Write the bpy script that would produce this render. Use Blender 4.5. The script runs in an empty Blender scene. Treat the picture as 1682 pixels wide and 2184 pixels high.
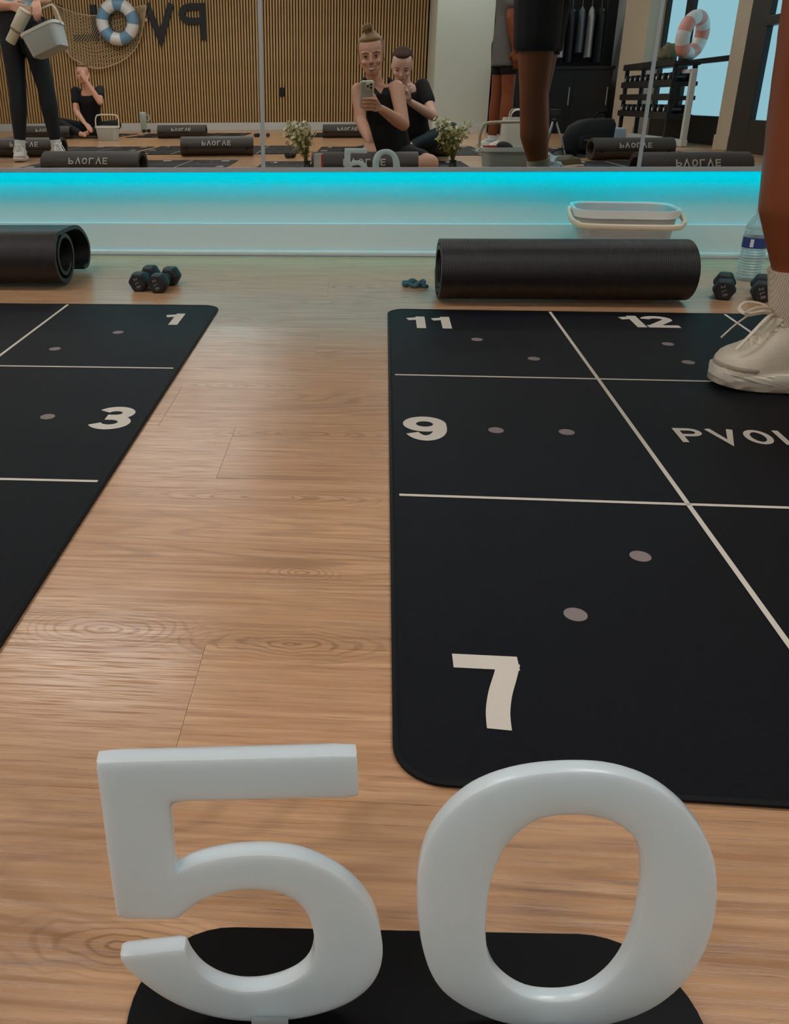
import bpy, bmesh, math, random
from mathutils import Vector, Matrix, Euler

# ------------------------------------------------------------------ camera, world, exposure
scene = bpy.context.scene
col = scene.collection
R_ = math.radians
random.seed(7)

cam_data = bpy.data.cameras.new('camera')
cam = bpy.data.objects.new('camera', cam_data)
col.objects.link(cam)
cam_data.sensor_fit = 'HORIZONTAL'
cam_data.sensor_width = 36.0
cam_data.lens = 36.0 * 1792.8 / 1682.0
cam_data.shift_x = (841.0 - 641.6) / 1682.0
cam_data.shift_y = -(1092.0 - 976.0) / 1682.0
cam_data.clip_start = 0.004
cam_data.clip_end = 60
CAM_H = 0.48


def camera_matrix(yaw, pitch, roll):
    f = Vector((math.sin(yaw) * math.cos(pitch), math.cos(yaw) * math.cos(pitch), -math.sin(pitch)))
    r = Vector((math.cos(yaw), -math.sin(yaw), 0))
    d = f.cross(r)
    c, s = math.cos(roll), math.sin(roll)
    rr, dd = c * r + s * d, -s * r + c * d
    return Matrix((rr, -dd, -f)).transposed()


M = camera_matrix(-0.0764, 0.4194, 0.0088).to_4x4()
M.translation = (0, 0, CAM_H)
cam.matrix_world = M
scene.camera = cam

world = bpy.data.worlds.new('world')
scene.world = world
world.use_nodes = True
world.node_tree.nodes['Background'].inputs['Color'].default_value = (0.55, 0.80, 0.92, 1)
world.node_tree.nodes['Background'].inputs['Strength'].default_value = 0.6

scene.view_settings.view_transform = 'Standard'
scene.view_settings.look = 'None'
scene.view_settings.gamma = 1.0
scene.view_settings.use_curve_mapping = False
scene.view_settings.exposure = -0.08
LAMP = 10.5          # ceiling light panels
WINDOW = 0.95        # daylight through the frosted panes
LED = 15.0           # cyan strip under the mirror
scene.cycles.max_bounces = 8
scene.cycles.diffuse_bounces = 4
scene.cycles.glossy_bounces = 4
scene.cycles.transparent_max_bounces = 12
scene.cycles.caustics_reflective = False
scene.cycles.caustics_refractive = False

# ------------------------------------------------------------------ materials


def lin(c):
    return tuple(((v / 255.0) / 12.92 if v / 255.0 <= 0.04045 else ((v / 255.0 + 0.055) / 1.055) ** 2.4) for v in c[:3]) + (1.0,)


class NT:
    def __init__(self, name):
        self.m = bpy.data.materials.new(name)
        self.m.use_nodes = True
        self.t = self.m.node_tree
        self.b = self.t.nodes['Principled BSDF']

    def n(self, kind, **kw):
        o = self.t.nodes.new(kind)
        for k, v in kw.items():
            setattr(o, k, v)
        return o

    def l(self, a, b):
        self.t.links.new(a, b)


def mat(name, c, rough=0.5, metal=0.0, spec=0.5, var=0.06, scale=30.0, bump=0.0, bump_scale=200.0, sheen=0.0, coat=0.0,
        emit=0.0, sss=0.0, stretch=(1, 1, 1)):
    k = NT(name)
    b = k.b
    tc = k.n('ShaderNodeTexCoord')
    mp = k.n('ShaderNodeMapping')
    mp.inputs['Scale'].default_value = stretch
    k.l(tc.outputs['Object'], mp.inputs['Vector'])
    nz = k.n('ShaderNodeTexNoise')
    nz.inputs['Scale'].default_value = scale
    nz.inputs['Detail'].default_value = 4
    k.l(mp.outputs['Vector'], nz.inputs['Vector'])
    mx = k.n('ShaderNodeMix', data_type='RGBA')
    base = lin(c)
    mx.inputs['A'].default_value = tuple(v * (1 - var) for v in base[:3]) + (1,)
    mx.inputs['B'].default_value = tuple(min(1, v * (1 + var)) for v in base[:3]) + (1,)
    k.l(nz.outputs['Fac'], mx.inputs['Factor'])
    k.l(mx.outputs['Result'], b.inputs['Base Color'])
    b.inputs['Roughness'].default_value = rough
    b.inputs['Metallic'].default_value = metal
    b.inputs['Specular IOR Level'].default_value = spec
    if sheen:
        b.inputs['Sheen Weight'].default_value = sheen
    if coat:
        b.inputs['Coat Weight'].default_value = coat
    if sss:
        b.inputs['Subsurface Weight'].default_value = sss
        b.inputs['Subsurface Radius'].default_value = (1, 1, 1)
        b.inputs['Subsurface Scale'].default_value = 0.012
    if emit:
        b.inputs['Emission Color'].default_value = base
        b.inputs['Emission Strength'].default_value = emit
    if bump:
        n2 = k.n('ShaderNodeTexNoise')
        n2.inputs['Scale'].default_value = bump_scale
        k.l(mp.outputs['Vector'], n2.inputs['Vector'])
        bp = k.n('ShaderNodeBump')
        bp.inputs['Strength'].default_value = bump
        bp.inputs['Distance'].default_value = 0.002
        k.l(n2.outputs['Fac'], bp.inputs['Height'])
        k.l(bp.outputs['Normal'], b.inputs['Normal'])
    return k.m


def clear(name, c, alpha=0.75, rough=0.05, body=0.0):
    """thin clear plastic or glass: see-through with a glossy skin"""
    k = NT(name)
    out = k.t.nodes['Material Output']
    tr = k.n('ShaderNodeBsdfTransparent')
    tr.inputs['Color'].default_value = lin(c)
    k.b.inputs['Base Color'].default_value = lin(c)
    k.b.inputs['Roughness'].default_value = rough
    lw = k.n('ShaderNodeLayerWeight')
    lw.inputs['Blend'].default_value = 0.35
    mr = k.n('ShaderNodeMapRange')
    mr.inputs['To Min'].default_value = 1 - alpha
    mr.inputs['To Max'].default_value = min(1.0, 1 - alpha + 0.55)
    k.l(lw.outputs['Facing'], mr.inputs['Value'])
    mix = k.n('ShaderNodeMixShader')
    k.l(mr.outputs['Result'], mix.inputs['Fac'])
    k.l(tr.outputs['BSDF'], mix.inputs[1])
    k.l(k.b.outputs['BSDF'], mix.inputs[2])
    k.l(mix.outputs['Shader'], out.inputs['Surface'])
    return k.m


def emitter(name, c, strength):
    k = NT(name)
    e = k.n('ShaderNodeEmission')
    e.inputs['Color'].default_value = lin(c)
    e.inputs['Strength'].default_value = strength
    k.l(e.outputs['Emission'], k.t.nodes['Material Output'].inputs['Surface'])
    return k.m


def led_light(name, c, strength):
    """cyan diode: its colour lies outside the display's range, hence the negative red"""
    k = NT(name)
    v = k.n('ShaderNodeVectorMath', operation='ADD')
    v.inputs[0].default_value = c
    e = k.n('ShaderNodeEmission')
    e.inputs['Strength'].default_value = strength
    k.l(v.outputs['Vector'], e.inputs['Color'])
    k.l(e.outputs['Emission'], k.t.nodes['Material Output'].inputs['Surface'])
    return k.m


# knots in the planks: x, y, how fast the rings close in along and across the grain, reach
KNOTS = ((-0.241, 0.658, 3.4, 9.0, 0.42), (-0.061, 0.771, 5.0, 11.0, 0.28), (-0.090, 1.161, 1.9, 9.0, 0.36), (-0.245, 1.374, 1.8, 9.0, 0.34), (-0.064, 0.645, 2.2, 9.0, 0.36), (-0.122, 0.948, 1.5, 9.0, 0.34), (-0.140, 0.338, 2.4, 9.0, 0.26))


def oak_floor():
    k = NT('oak_plank')
    b = k.b
    tc = k.n('ShaderNodeTexCoord')
    oi = k.n('ShaderNodeObjectInfo')
    off = k.n('ShaderNodeVectorMath', operation='SCALE')
    off.inputs[0].default_value = (37.0, 53.0, 11.0)
    k.l(oi.outputs['Random'], off.inputs['Scale'])
    add = k.n('ShaderNodeVectorMath', operation='ADD')
    k.l(tc.outputs['Object'], add.inputs[0])
    k.l(off.outputs['Vector'], add.inputs[1])
    # broad figure whose contours make the cathedral grain
    m1 = k.n('ShaderNodeMapping')
    m1.inputs['Scale'].default_value = (0.8, 6.5, 1)
    k.l(add.outputs['Vector'], m1.inputs['Vector'])
    n1 = k.n('ShaderNodeTexNoise')
    n1.inputs['Scale'].default_value = 1.0
    n1.inputs['Detail'].default_value = 2.2
    n1.inputs['Roughness'].default_value = 0.42
    k.l(m1.outputs['Vector'], n1.inputs['Vector'])
    mu = k.n('ShaderNodeMath', operation='MULTIPLY')
    mu.inputs[1].default_value = 210.0
    k.l(n1.outputs['Fac'], mu.inputs[0])
    sn = k.n('ShaderNodeMath', operation='SINE')
    k.l(mu.outputs['Value'], sn.inputs[0])
    mr = k.n('ShaderNodeMapRange')
    mr.inputs['From Min'].default_value = 0.25
    mr.inputs['From Max'].default_value = 1.0
    k.l(sn.outputs['Value'], mr.inputs['Value'])
    # fine pores along the plank
    m2 = k.n('ShaderNodeMapping')
    m2.inputs['Scale'].default_value = (16, 560, 1)
    k.l(add.outputs['Vector'], m2.inputs['Vector'])
    n2 = k.n('ShaderNodeTexNoise')
    n2.inputs['Scale'].default_value = 1.0
    n2.inputs['Detail'].default_value = 7
    n2.inputs['Roughness'].default_value = 0.65
    k.l(m2.outputs['Vector'], n2.inputs['Vector'])
    m3 = k.n('ShaderNodeMapping')
    m3.inputs['Scale'].default_value = (5.0, 170, 1)
    k.l(add.outputs['Vector'], m3.inputs['Vector'])
    n3 = k.n('ShaderNodeTexNoise')
    n3.inputs['Scale'].default_value = 1.0
    n3.inputs['Detail'].default_value = 5
    k.l(m3.outputs['Vector'], n3.inputs['Vector'])
    cr = k.n('ShaderNodeValToRGB')
    cr.color_ramp.elements[0].color = lin((190, 142, 102))
    cr.color_ramp.elements[0].position = 0.30
    cr.color_ramp.elements[1].color = lin((222, 176, 134))
    cr.color_ramp.elements[1].position = 0.68
    k.l(n3.outputs['Fac'], cr.inputs['Fac'])
    mask = k.n('ShaderNodeMath', operation='MULTIPLY')
    k.l(mr.outputs['Result'], mask.inputs[0])
    mask.inputs[1].default_value = 0.0
    # the figure shows only here and there
    m4 = k.n('ShaderNodeMapping')
    m4.inputs['Scale'].default_value = (1.1, 4.0, 1)
    k.l(add.outputs['Vector'], m4.inputs['Vector'])
    n4 = k.n('ShaderNodeTexNoise')
    n4.inputs['Scale'].default_value = 1.3
    k.l(m4.outputs['Vector'], n4.inputs['Vector'])
    pt = k.n('ShaderNodeMapRange')
    pt.inputs['From Min'].default_value = 0.45
    pt.inputs['From Max'].default_value = 0.68
    pt.inputs['To Min'].default_value = 0.08
    pt.inputs['To Max'].default_value = 0.42
    k.l(n4.outputs['Fac'], pt.inputs['Value'])
    k.l(pt.outputs['Result'], mask.inputs[1])
    mm = k.n('ShaderNodeMix', data_type='RGBA')
    mm.inputs['B'].default_value = lin((122, 86, 60))
    k.l(mask.outputs['Value'], mm.inputs['Factor'])
    k.l(cr.outputs['Color'], mm.inputs['A'])
    pr = k.n('ShaderNodeMapRange')
    pr.inputs['From Min'].default_value = 0.52
    pr.inputs['From Max'].default_value = 0.72
    pr.inputs['To Max'].default_value = 0.62
    k.l(n2.outputs['Fac'], pr.inputs['Value'])
    mp = k.n('ShaderNodeMix', data_type='RGBA')
    mp.inputs['B'].default_value = lin((108, 68, 42))
    k.l(pr.outputs['Result'], mp.inputs['Factor'])
    k.l(mm.outputs['Result'], mp.inputs['A'])
    # a few knots with ring figure around them
    geo = k.n('ShaderNodeNewGeometry')
    n5 = k.n('ShaderNodeTexNoise')
    n5.inputs['Scale'].default_value = 16.0
    n5.inputs['Detail'].default_value = 4
    k.l(geo.outputs['Position'], n5.inputs['Vector'])
    last = mp.outputs['Result']
    for kx, ky, sx, sy, reach in KNOTS:
        sb = k.n('ShaderNodeVectorMath', operation='SUBTRACT')
        sb.inputs[1].default_value = (kx, ky, 0)
        k.l(geo.outputs['Position'], sb.inputs[0])
        ml = k.n('ShaderNodeVectorMath', operation='MULTIPLY')
        ml.inputs[1].default_value = (sx, sy, 0)
        k.l(sb.outputs['Vector'], ml.inputs[0])
        ln = k.n('ShaderNodeVectorMath', operation='LENGTH')
        k.l(ml.outputs['Vector'], ln.inputs[0])
        wv = k.n('ShaderNodeMath', operation='MULTIPLY_ADD')
        wv.inputs[1].default_value = 0.20
        k.l(n5.outputs['Fac'], wv.inputs[0])
        k.l(ln.outputs['Value'], wv.inputs[2])
        fq = k.n('ShaderNodeMath', operation='MULTIPLY')
        fq.inputs[1].default_value = 135.0
        k.l(wv.outputs['Value'], fq.inputs[0])
        sk = k.n('ShaderNodeMath', operation='SINE')
        k.l(fq.outputs['Value'], sk.inputs[0])
        th = k.n('ShaderNodeMapRange')
        th.inputs['From Min'].default_value = 0.25
        th.inputs['From Max'].default_value = 0.95
        k.l(sk.outputs['Value'], th.inputs['Value'])
        fo = k.n('ShaderNodeMapRange')
        fo.inputs['From Min'].default_value = 0.0
        fo.inputs['From Max'].default_value = reach
        fo.inputs['To Min'].default_value = 0.60
        fo.inputs['To Max'].default_value = 0.0
        k.l(ln.outputs['Value'], fo.inputs['Value'])
        mk = k.n('ShaderNodeMath', operation='MULTIPLY')
        k.l(th.outputs['Result'], mk.inputs[0])
        k.l(fo.outputs['Result'], mk.inputs[1])
        kx_ = k.n('ShaderNodeMix', data_type='RGBA')
        kx_.inputs['B'].default_value = lin((116, 76, 48))
        k.l(mk.outputs['Value'], kx_.inputs['Factor'])
        k.l(last, kx_.inputs['A'])
        last = kx_.outputs['Result']
    # each plank its own tone
    hv = k.n('ShaderNodeHueSaturation')
    vr = k.n('ShaderNodeMapRange')
    vr.inputs['To Min'].default_value = 0.965
    vr.inputs['To Max'].default_value = 1.03
    k.l(oi.outputs['Random'], vr.inputs['Value'])
    k.l(vr.outputs['Result'], hv.inputs['Value'])
    k.l(last, hv.inputs['Color'])
    k.l(hv.outputs['Color'], b.inputs['Base Color'])
    b.inputs['Roughness'].default_value = 0.22
    b.inputs['Specular IOR Level'].default_value = 0.6
    bp = k.n('ShaderNodeBump')
    bp.inputs['Strength'].default_value = 0.25
    bp.inputs['Distance'].default_value = 0.0006
    bp.invert = True
    k.l(pr.outputs['Result'], bp.inputs['Height'])
    k.l(bp.outputs['Normal'], b.inputs['Normal'])
    return k.m


def ribbed(name, c, axis, freq, rough=0.6, strength=0.5, spec=0.4, dist=0.001):
    """soft sheet with fine parallel ribs"""
    m = mat(name, c, rough=rough, spec=spec, var=0.08, scale=14)
    k = m.node_tree
    b = k.nodes['Principled BSDF']
    tc = k.nodes.new('ShaderNodeTexCoord')
    w = k.nodes.new('ShaderNodeTexWave')
    w.bands_direction = axis
    w.inputs['Scale'].default_value = freq
    k.links.new(tc.outputs['Object'], w.inputs['Vector'])
    bp = k.nodes.new('ShaderNodeBump')
    bp.inputs['Strength'].default_value = strength
    bp.inputs['Distance'].default_value = dist
    k.links.new(w.outputs['Fac'], bp.inputs['Height'])
    k.links.new(bp.outputs['Normal'], b.inputs['Normal'])
    return m


MT = {
    'oak': oak_floor(),
    'white_wall': mat('white_wall_paint', (206, 210, 206), 0.6, var=0.02),
    'white_trim': mat('white_gloss_trim', (212, 215, 211), 0.35, var=0.02),
    'ceiling': mat('ceiling_paint', (225, 225, 220), 0.8, var=0.02),
    'dark_wall': mat('dark_wall_paint', (16, 18, 20), 0.35, var=0.1),
    'beige': mat('beige_column_paint', (196, 182, 158), 0.55, var=0.03),
    'sage': mat('pale_green_wall_paint', (206, 214, 202), 0.6, var=0.03),
    'slat_wood': mat('slat_oak', (206, 166, 110), 0.5, var=0.18, scale=6, stretch=(8, 8, 1)),
    'black_felt': mat('black_felt', (24, 20, 16), 0.9, var=0.1),
    'alu': mat('brushed_aluminium', (168, 177, 180), 0.38, metal=0.25, var=0.04, stretch=(1, 40, 40)),
    'black_metal': mat('black_metal', (20, 21, 23), 0.4, spec=0.5),
    'mat_cloth': mat('charcoal_mat_cloth', (15, 16, 21), 0.55, spec=0.13, var=0.15, scale=60, bump=0.35, bump_scale=900),
    'mat_edge': mat('black_mat_edge', (12, 12, 15), 0.6, spec=0.2),
    'print': mat('cream_print', (226, 216, 200), 0.6, var=0.03),
    'dot': mat('taupe_print', (142, 128, 124), 0.6, var=0.03),
    'foam': ribbed('black_foam_lit', (66, 60, 56), 'X', 60, 0.5, 0.25, 0.42),  # lighter copy of the front foam; sheen from lights put into the colour
    'foam_front': ribbed('black_foam_ribbed', (27, 24, 23), 'X', 75, 0.48, 0.5, 0.42),
    'foam_print': mat('grey_foam_print', (196, 190, 182), 0.6),
    'foam_dark': mat('foam_eyelet', (8, 8, 8), 0.6),
    'neoprene': mat('black_neoprene', (22, 24, 27), 0.55, var=0.1, bump=0.2, bump_scale=500),
    'grey_print': mat('worn_grey_print', (120, 116, 110), 0.6),
    'acrylic': mat('white_acrylic', (221, 239, 244), 0.22, spec=0.5, var=0.01, sss=0.85),
    'acrylic_black': mat('black_acrylic', (5, 5, 6), 0.35, spec=0.2, var=0.02),
    'clear': clear('clear_acrylic', (244, 248, 248), 0.85),
    'bottle_clear': clear('clear_bottle_plastic', (222, 238, 240), 0.82, 0.08),
    'label': mat('blue_paper_label', (44, 66, 128), 0.4, var=0.2, scale=90),
    'label_white': mat('white_paper_label', (220, 226, 232), 0.4),
    'bin': mat('pale_grey_bin_plastic', (188, 197, 195), 0.42, var=0.03),
    'bin_rim': mat('white_bin_rim', (236, 238, 232), 0.35, var=0.02),
    'bin_handle': mat('cream_bin_handle', (232, 218, 190), 0.45, var=0.03),
    'band': mat('teal_patterned_cloth', (44, 84, 96), 0.6, var=0.9, scale=120),
    'shoe': mat('cream_shoe_mesh', (232, 220, 196), 0.75, var=0.16, scale=38, bump=0.7, bump_scale=420),
    'sole': mat('cream_shoe_foam', (236, 226, 206), 0.6, var=0.06, scale=40),
    'shoe_grey': mat('taupe_shoe_overlay', (176, 162, 142), 0.55, var=0.08),
    'shoe_white': mat('white_shoe_mesh', (226, 226, 220), 0.6, var=0.12, scale=60, bump=0.4, bump_scale=300),
    'lace': mat('cream_lace', (240, 228, 206), 0.7, var=0.06),
    'sock': ribbed('cream_rib_sock', (226, 208, 184), 'X', 140, 0.85, 0.7, 0.2),
    'sock_white': mat('white_sock', (222, 226, 228), 0.85, var=0.05, bump=0.4, bump_scale=300),
    'skin_deep': mat('deep_brown_skin', (146, 79, 46), 0.42, spec=0.4, var=0.10, scale=22, bump=0.15, bump_scale=160),
    'skin_fair': mat('fair_skin', (226, 172, 146), 0.5, spec=0.35, var=0.07, scale=16),
    'skin_pale': mat('pale_skin', (232, 190, 170), 0.5, spec=0.35, var=0.05, scale=16),
    'lip': mat('lip_skin', (186, 116, 104), 0.5),
    'teeth': mat('teeth', (240, 236, 226), 0.3),
    'eye_white': mat('eye_white', (226, 220, 212), 0.3),
    'eye': mat('dark_eye', (40, 30, 26), 0.25),
    'brow': mat('brown_brow', (104, 76, 54), 0.7),
    'hair_blond': mat('dark_blond_hair', (150, 116, 76), 0.55, var=0.4, scale=9, stretch=(14, 3, 3), bump=0.5, bump_scale=60),
    'hair_brown': mat('brown_hair', (70, 44, 32), 0.8, var=0.4, scale=9, stretch=(14, 3, 3), bump=0.5, bump_scale=60),
    'hair_light': mat('light_brown_hair', (122, 86, 52), 0.55, var=0.35, scale=9, stretch=(14, 3, 3), bump=0.5, bump_scale=60),
    'black_cloth': mat('black_cotton', (13, 14, 18), 0.8, var=0.15, bump=0.3, bump_scale=40),
    'navy_cloth': mat('navy_leggings', (15, 22, 31), 0.7, var=0.15, bump=0.2, bump_scale=30),
    'teal_cloth': mat('dark_teal_leggings', (14, 40, 46), 0.7, var=0.15),
    'grey_cloth': mat('grey_shorts_cloth', (108, 104, 102), 0.8, var=0.10),
    'pale_blue_cloth': mat('pale_blue_tee', (176, 206, 216), 0.8, var=0.05),
    'phone_case': mat('pale_phone_case', (242, 240, 222), 0.35, var=0.03),
    'phone_body': mat('grey_phone_glass', (196, 200, 190), 0.3),
    'lens': mat('black_lens', (8, 8, 10), 0.1),
    'tumbler': mat('cream_tumbler_enamel', (224, 216, 194), 0.4, var=0.03),
    'tumbler_band': mat('grey_tumbler_band', (150, 142, 126), 0.5),
    'mint': mat('mint_tumbler_enamel', (176, 196, 186), 0.4),
    'leaf': mat('olive_leaf', (150, 152, 84), 0.6, var=0.35, scale=40),
    'stem': mat('green_stem', (134, 130, 76), 0.6, var=0.2),
    'blossom': mat('pale_yellow_petal', (255, 248, 205), 0.6, var=0.08),
    'vase': mat('dark_glass_vase', (34, 34, 30), 0.12, spec=0.6),
    'rope': mat('cream_net_cord', (206, 184, 146), 0.8, var=0.1),
    'ring_white': mat('white_ring_vinyl', (238, 236, 232), 0.3, var=0.04, scale=10),
    'ring_blue': mat('blue_ring_vinyl', (120, 162, 190), 0.4, var=0.05, scale=10),
    'ring_pink': mat('pink_ring_vinyl', (236, 164, 150), 0.3, var=0.05, scale=10),
    'letter': mat('black_sign_letter', (26, 27, 28), 0.45),
    'tote': mat('white_canvas', (222, 220, 204), 0.8, var=0.06, bump=0.5, bump_scale=25),
    'red': mat('red_card', (190, 60, 54), 0.5),
    'plastic_bag': mat('pale_blue_plastic_bag', (168, 198, 208), 0.3, var=0.12, scale=14, bump=1.0, bump_scale=26),
    'olive': mat('olive_canvas', (96, 92, 66), 0.7, var=0.15),
    'green_dark': mat('dark_green_nylon', (30, 52, 50), 0.5, var=0.15),
    'garment_grey': mat('grey_blue_knit', (92, 104, 116), 0.8, var=0.15),
    'garment_dark': mat('charcoal_knit', (36, 40, 46), 0.8, var=0.15),
    'garment_light': mat('pale_grey_knit', (168, 174, 176), 0.8, var=0.10),
    'towel': mat('pale_blue_towel', (168, 184, 196), 0.9, var=0.08, bump=0.5, bump_scale=60),
    'outlet': mat('black_outlet_plastic', (20, 20, 20), 0.4),
    'pane': emitter('frosted_daylight_pane', (168, 219, 236), WINDOW),
    'lamp': emitter('ceiling_light_diffuser', (248, 248, 250), LAMP),
    'led': led_light('cyan_led_strip', (-0.34, 0.72, 1.0), LED),
}
km = NT('mirror_silver')
km.b.inputs['Base Color'].default_value = (0.75, 0.79, 0.77, 1)
km.b.inputs['Metallic'].default_value = 1.0
km.b.inputs['Roughness'].default_value = 0.0
MT['mirror'] = km.m

# ------------------------------------------------------------------ helpers


def link(name, mesh, parent=None):
    o = bpy.data.objects.new(name, mesh)
    col.objects.link(o)
    if parent is not None:
        o.parent = parent
    return o


def obj(name, bm, m, parent=None, smooth=True, loc=None):
    me = bpy.data.meshes.new(name)
    bmesh.ops.recalc_face_normals(bm, faces=bm.faces[:])
    bm.to_mesh(me)
    bm.free()
    if m is not None:
        me.materials.append(m)
    if smooth:
        for p in me.polygons:
            p.use_smooth = True
        try:
            me.set_sharp_from_angle(angle=R_(38))
        except Exception:
            pass
    o = link(name, me, parent)
    if loc is not None:
        o.location = loc
    return o


def tag(o, label=None, cat=None, group=None, kind=None):
    if label:
        o['label'] = label
    if cat:
        o['category'] = cat
    if group:
        o['group'] = group
    if kind:
        o['kind'] = kind
    return o


def thing(name, label, cat, loc=(0, 0, 0), rotz=0.0, group=None):
    o = bpy.data.objects.new(name, None)
    o.empty_display_size = 0.05
    col.objects.link(o)
    o.location = loc
    o.rotation_euler = (0, 0, rotz)
    return tag(o, label, cat, group)


def copy_tree(o, parent=None):
    c = o.copy()
    col.objects.link(c)
    if parent is not None:
        c.parent = parent
    for ch in list(o.children):
        copy_tree(ch, c)
    return c


def new():
    return bmesh.new()


def box(bm, c, s, rot=None, bevel=0.0):
    r = bmesh.ops.create_cube(bm, size=1.0)
    vs = r['verts']
    for v in vs:
        v.co = Vector((v.co.x * s[0], v.co.y * s[1], v.co.z * s[2]))
    if bevel > 0:
        es = list({e for v in vs for e in v.link_edges})
        rb = bmesh.ops.bevel(bm, geom=es, offset=bevel, segments=2, affect='EDGES', profile=0.5)
        vs = list({v for f in rb['faces'] for v in f.verts} | {v for v in vs if v.is_valid})
    Mx = Matrix.Translation(Vector(c))
    if rot is not None:
        Mx = Mx @ (rot if isinstance(rot, Matrix) else Euler(rot).to_matrix().to_4x4())
    for v in vs:
        v.co = Mx @ v.co
    return vs


def ring_bridge(bm, rings, closed=True, cap0=False, cap1=False, loop=False):
    n = len(rings[0])
    seq = list(zip(rings, rings[1:]))
    if loop:
        seq.append((rings[-1], rings[0]))
    for a, b in seq:
        for i in range(n if closed else n - 1):
            j = (i + 1) % n
            try:
                bm.faces.new((a[i], a[j], b[j], b[i]))
            except ValueError:
                pass
    if cap0:
        bm.faces.new(rings[0][::-1])
    if cap1:
        bm.faces.new(rings[-1])


def tube(bm, pts, r, n=8, caps=True, closed=False, flat=None):
    """tube along points; r is a number or one per point; flat=(a, b) scales the two cross axes"""
    pts = [Vector(p) for p in pts]
    m = len(pts)
    rs = [r] * m if isinstance(r, (int, float)) else list(r)
    rings = []
    up = None
    for i, p in enumerate(pts):
        if closed:
            t = (pts[(i + 1) % m] - pts[i - 1])
        else:
            t = pts[min(i + 1, m - 1)] - pts[max(i - 1, 0)]
        if t.length < 1e-9:
            t = Vector((0, 0, 1))
        t.normalize()
        if up is None:
            up = Vector((0, 0, 1)) if abs(t.z) < 0.9 else Vector((1, 0, 0))
        a = up - t * up.dot(t)
        if a.length < 1e-5:
            a = t.orthogonal()
        a.normalize()
        up = a
        b = t.cross(a)
        fa, fb = flat if flat else (1, 1)
        rings.append([bm.verts.new(p + (a * fa * math.cos(2 * math.pi * k / n) + b * fb * math.sin(2 * math.pi * k / n)) * rs[i]) for k in range(n)])
    ring_bridge(bm, rings, True, caps and not closed, caps and not closed, loop=closed)
    return rings


def lathe(bm, prof, n=24, c=(0, 0, 0), mtx=None, cap0=True, cap1=True):
    rings = []
    for r, z in prof:
        ring = []
        for k in range(n):
            p = Vector((r * math.cos(2 * math.pi * k / n), r * math.sin(2 * math.pi * k / n), z))
            if mtx is not None:
                p = mtx @ p
            ring.append(bm.verts.new(p + Vector(c)))
        rings.append(ring)
    ring_bridge(bm, rings, True, cap0, cap1)


def ellipsoid(bm, c, r, rot=None, u=16, v=10):
    Mx = Matrix.Translation(Vector(c)) @ (rot.to_4x4() if rot is not None else Matrix.Identity(4)) @ Matrix.Diagonal((r[0], r[1], r[2], 1))
    bmesh.ops.create_uvsphere(bm, u_segments=u, v_segments=v, radius=1.0, matrix=Mx)


def capsule(bm, p0, p1, r0, r1, n=12):
    """closed rounded limb segment"""
    p0, p1 = Vector(p0), Vector(p1)
    d = p1 - p0
    L = max(d.length, 1e-6)
    d.normalize()
    pts, rs = [], []
    for a in (0.05, 0.35, 0.65, 0.9):
        t = (1 - a) * math.pi / 2
        pts.append(p0 - d * r0 * math.sin(t))
        rs.append(r0 * math.cos(t))
    pts.append(p0)
    rs.append(r0)
    pts.append(p1)
    rs.append(r1)
    for a in (0.9, 0.65, 0.35, 0.05):
        t = (1 - a) * math.pi / 2
        pts.append(p1 + d * r1 * math.sin(t))
        rs.append(r1 * math.cos(t))
    tube(bm, pts, rs, n)


def loft(bm, secs, n=20, power=2.0):
    """closed skin through elliptical sections: (centre, half-axis vector A, half-axis vector B)"""
    rings = []
    for c, A, B in secs:
        c, A, B = Vector(c), Vector(A), Vector(B)
        ring = []
        for k in range(n):
            a = 2 * math.pi * k / n
            ca, sa = math.cos(a), math.sin(a)
            e = 2.0 / power
            ring.append(bm.verts.new(c + A * math.copysign(abs(ca) ** e, ca) + B * math.copysign(abs(sa) ** e, sa)))
        rings.append(ring)
    ring_bridge(bm, rings, True, True, True)


def prism(bm, outline, z0, z1, mtx=None, bevel=0.0, seg=2):
    """solid from a 2-D outline"""
    mtx = mtx or Matrix.Identity(4)
    a = [bm.verts.new(mtx @ Vector((x, y, z0))) for x, y in outline]
    b = [bm.verts.new(mtx @ Vector((x, y, z1))) for x, y in outline]
    n = len(a)
    f0 = bm.faces.new(a[::-1])
    f1 = bm.faces.new(b)
    for i in range(n):
        j = (i + 1) % n
        bm.faces.new((a[i], a[j], b[j], b[i]))
    if bevel:
        es = list(f0.edges) + list(f1.edges)
        bmesh.ops.bevel(bm, geom=es, offset=bevel, segments=seg, affect='EDGES', profile=0.5)


def rrect(w, d, r, n=6):
    pts = []
    for cx, cy, a0 in ((w / 2 - r, d / 2 - r, 0), (-w / 2 + r, d / 2 - r, 90), (-w / 2 + r, -d / 2 + r, 180), (w / 2 - r, -d / 2 + r, 270)):
        for k in range(n + 1):
            a = R_(a0 + 90.0 * k / n)
            pts.append((cx + r * math.cos(a), cy + r * math.sin(a)))
    return pts


def arc(cx, cy, rx, ry, a0, a1, n=14):
    return [(cx + rx * math.cos(R_(a0 + (a1 - a0) * k / n)), cy + ry * math.sin(R_(a0 + (a1 - a0) * k / n))) for k in range(n + 1)]


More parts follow.
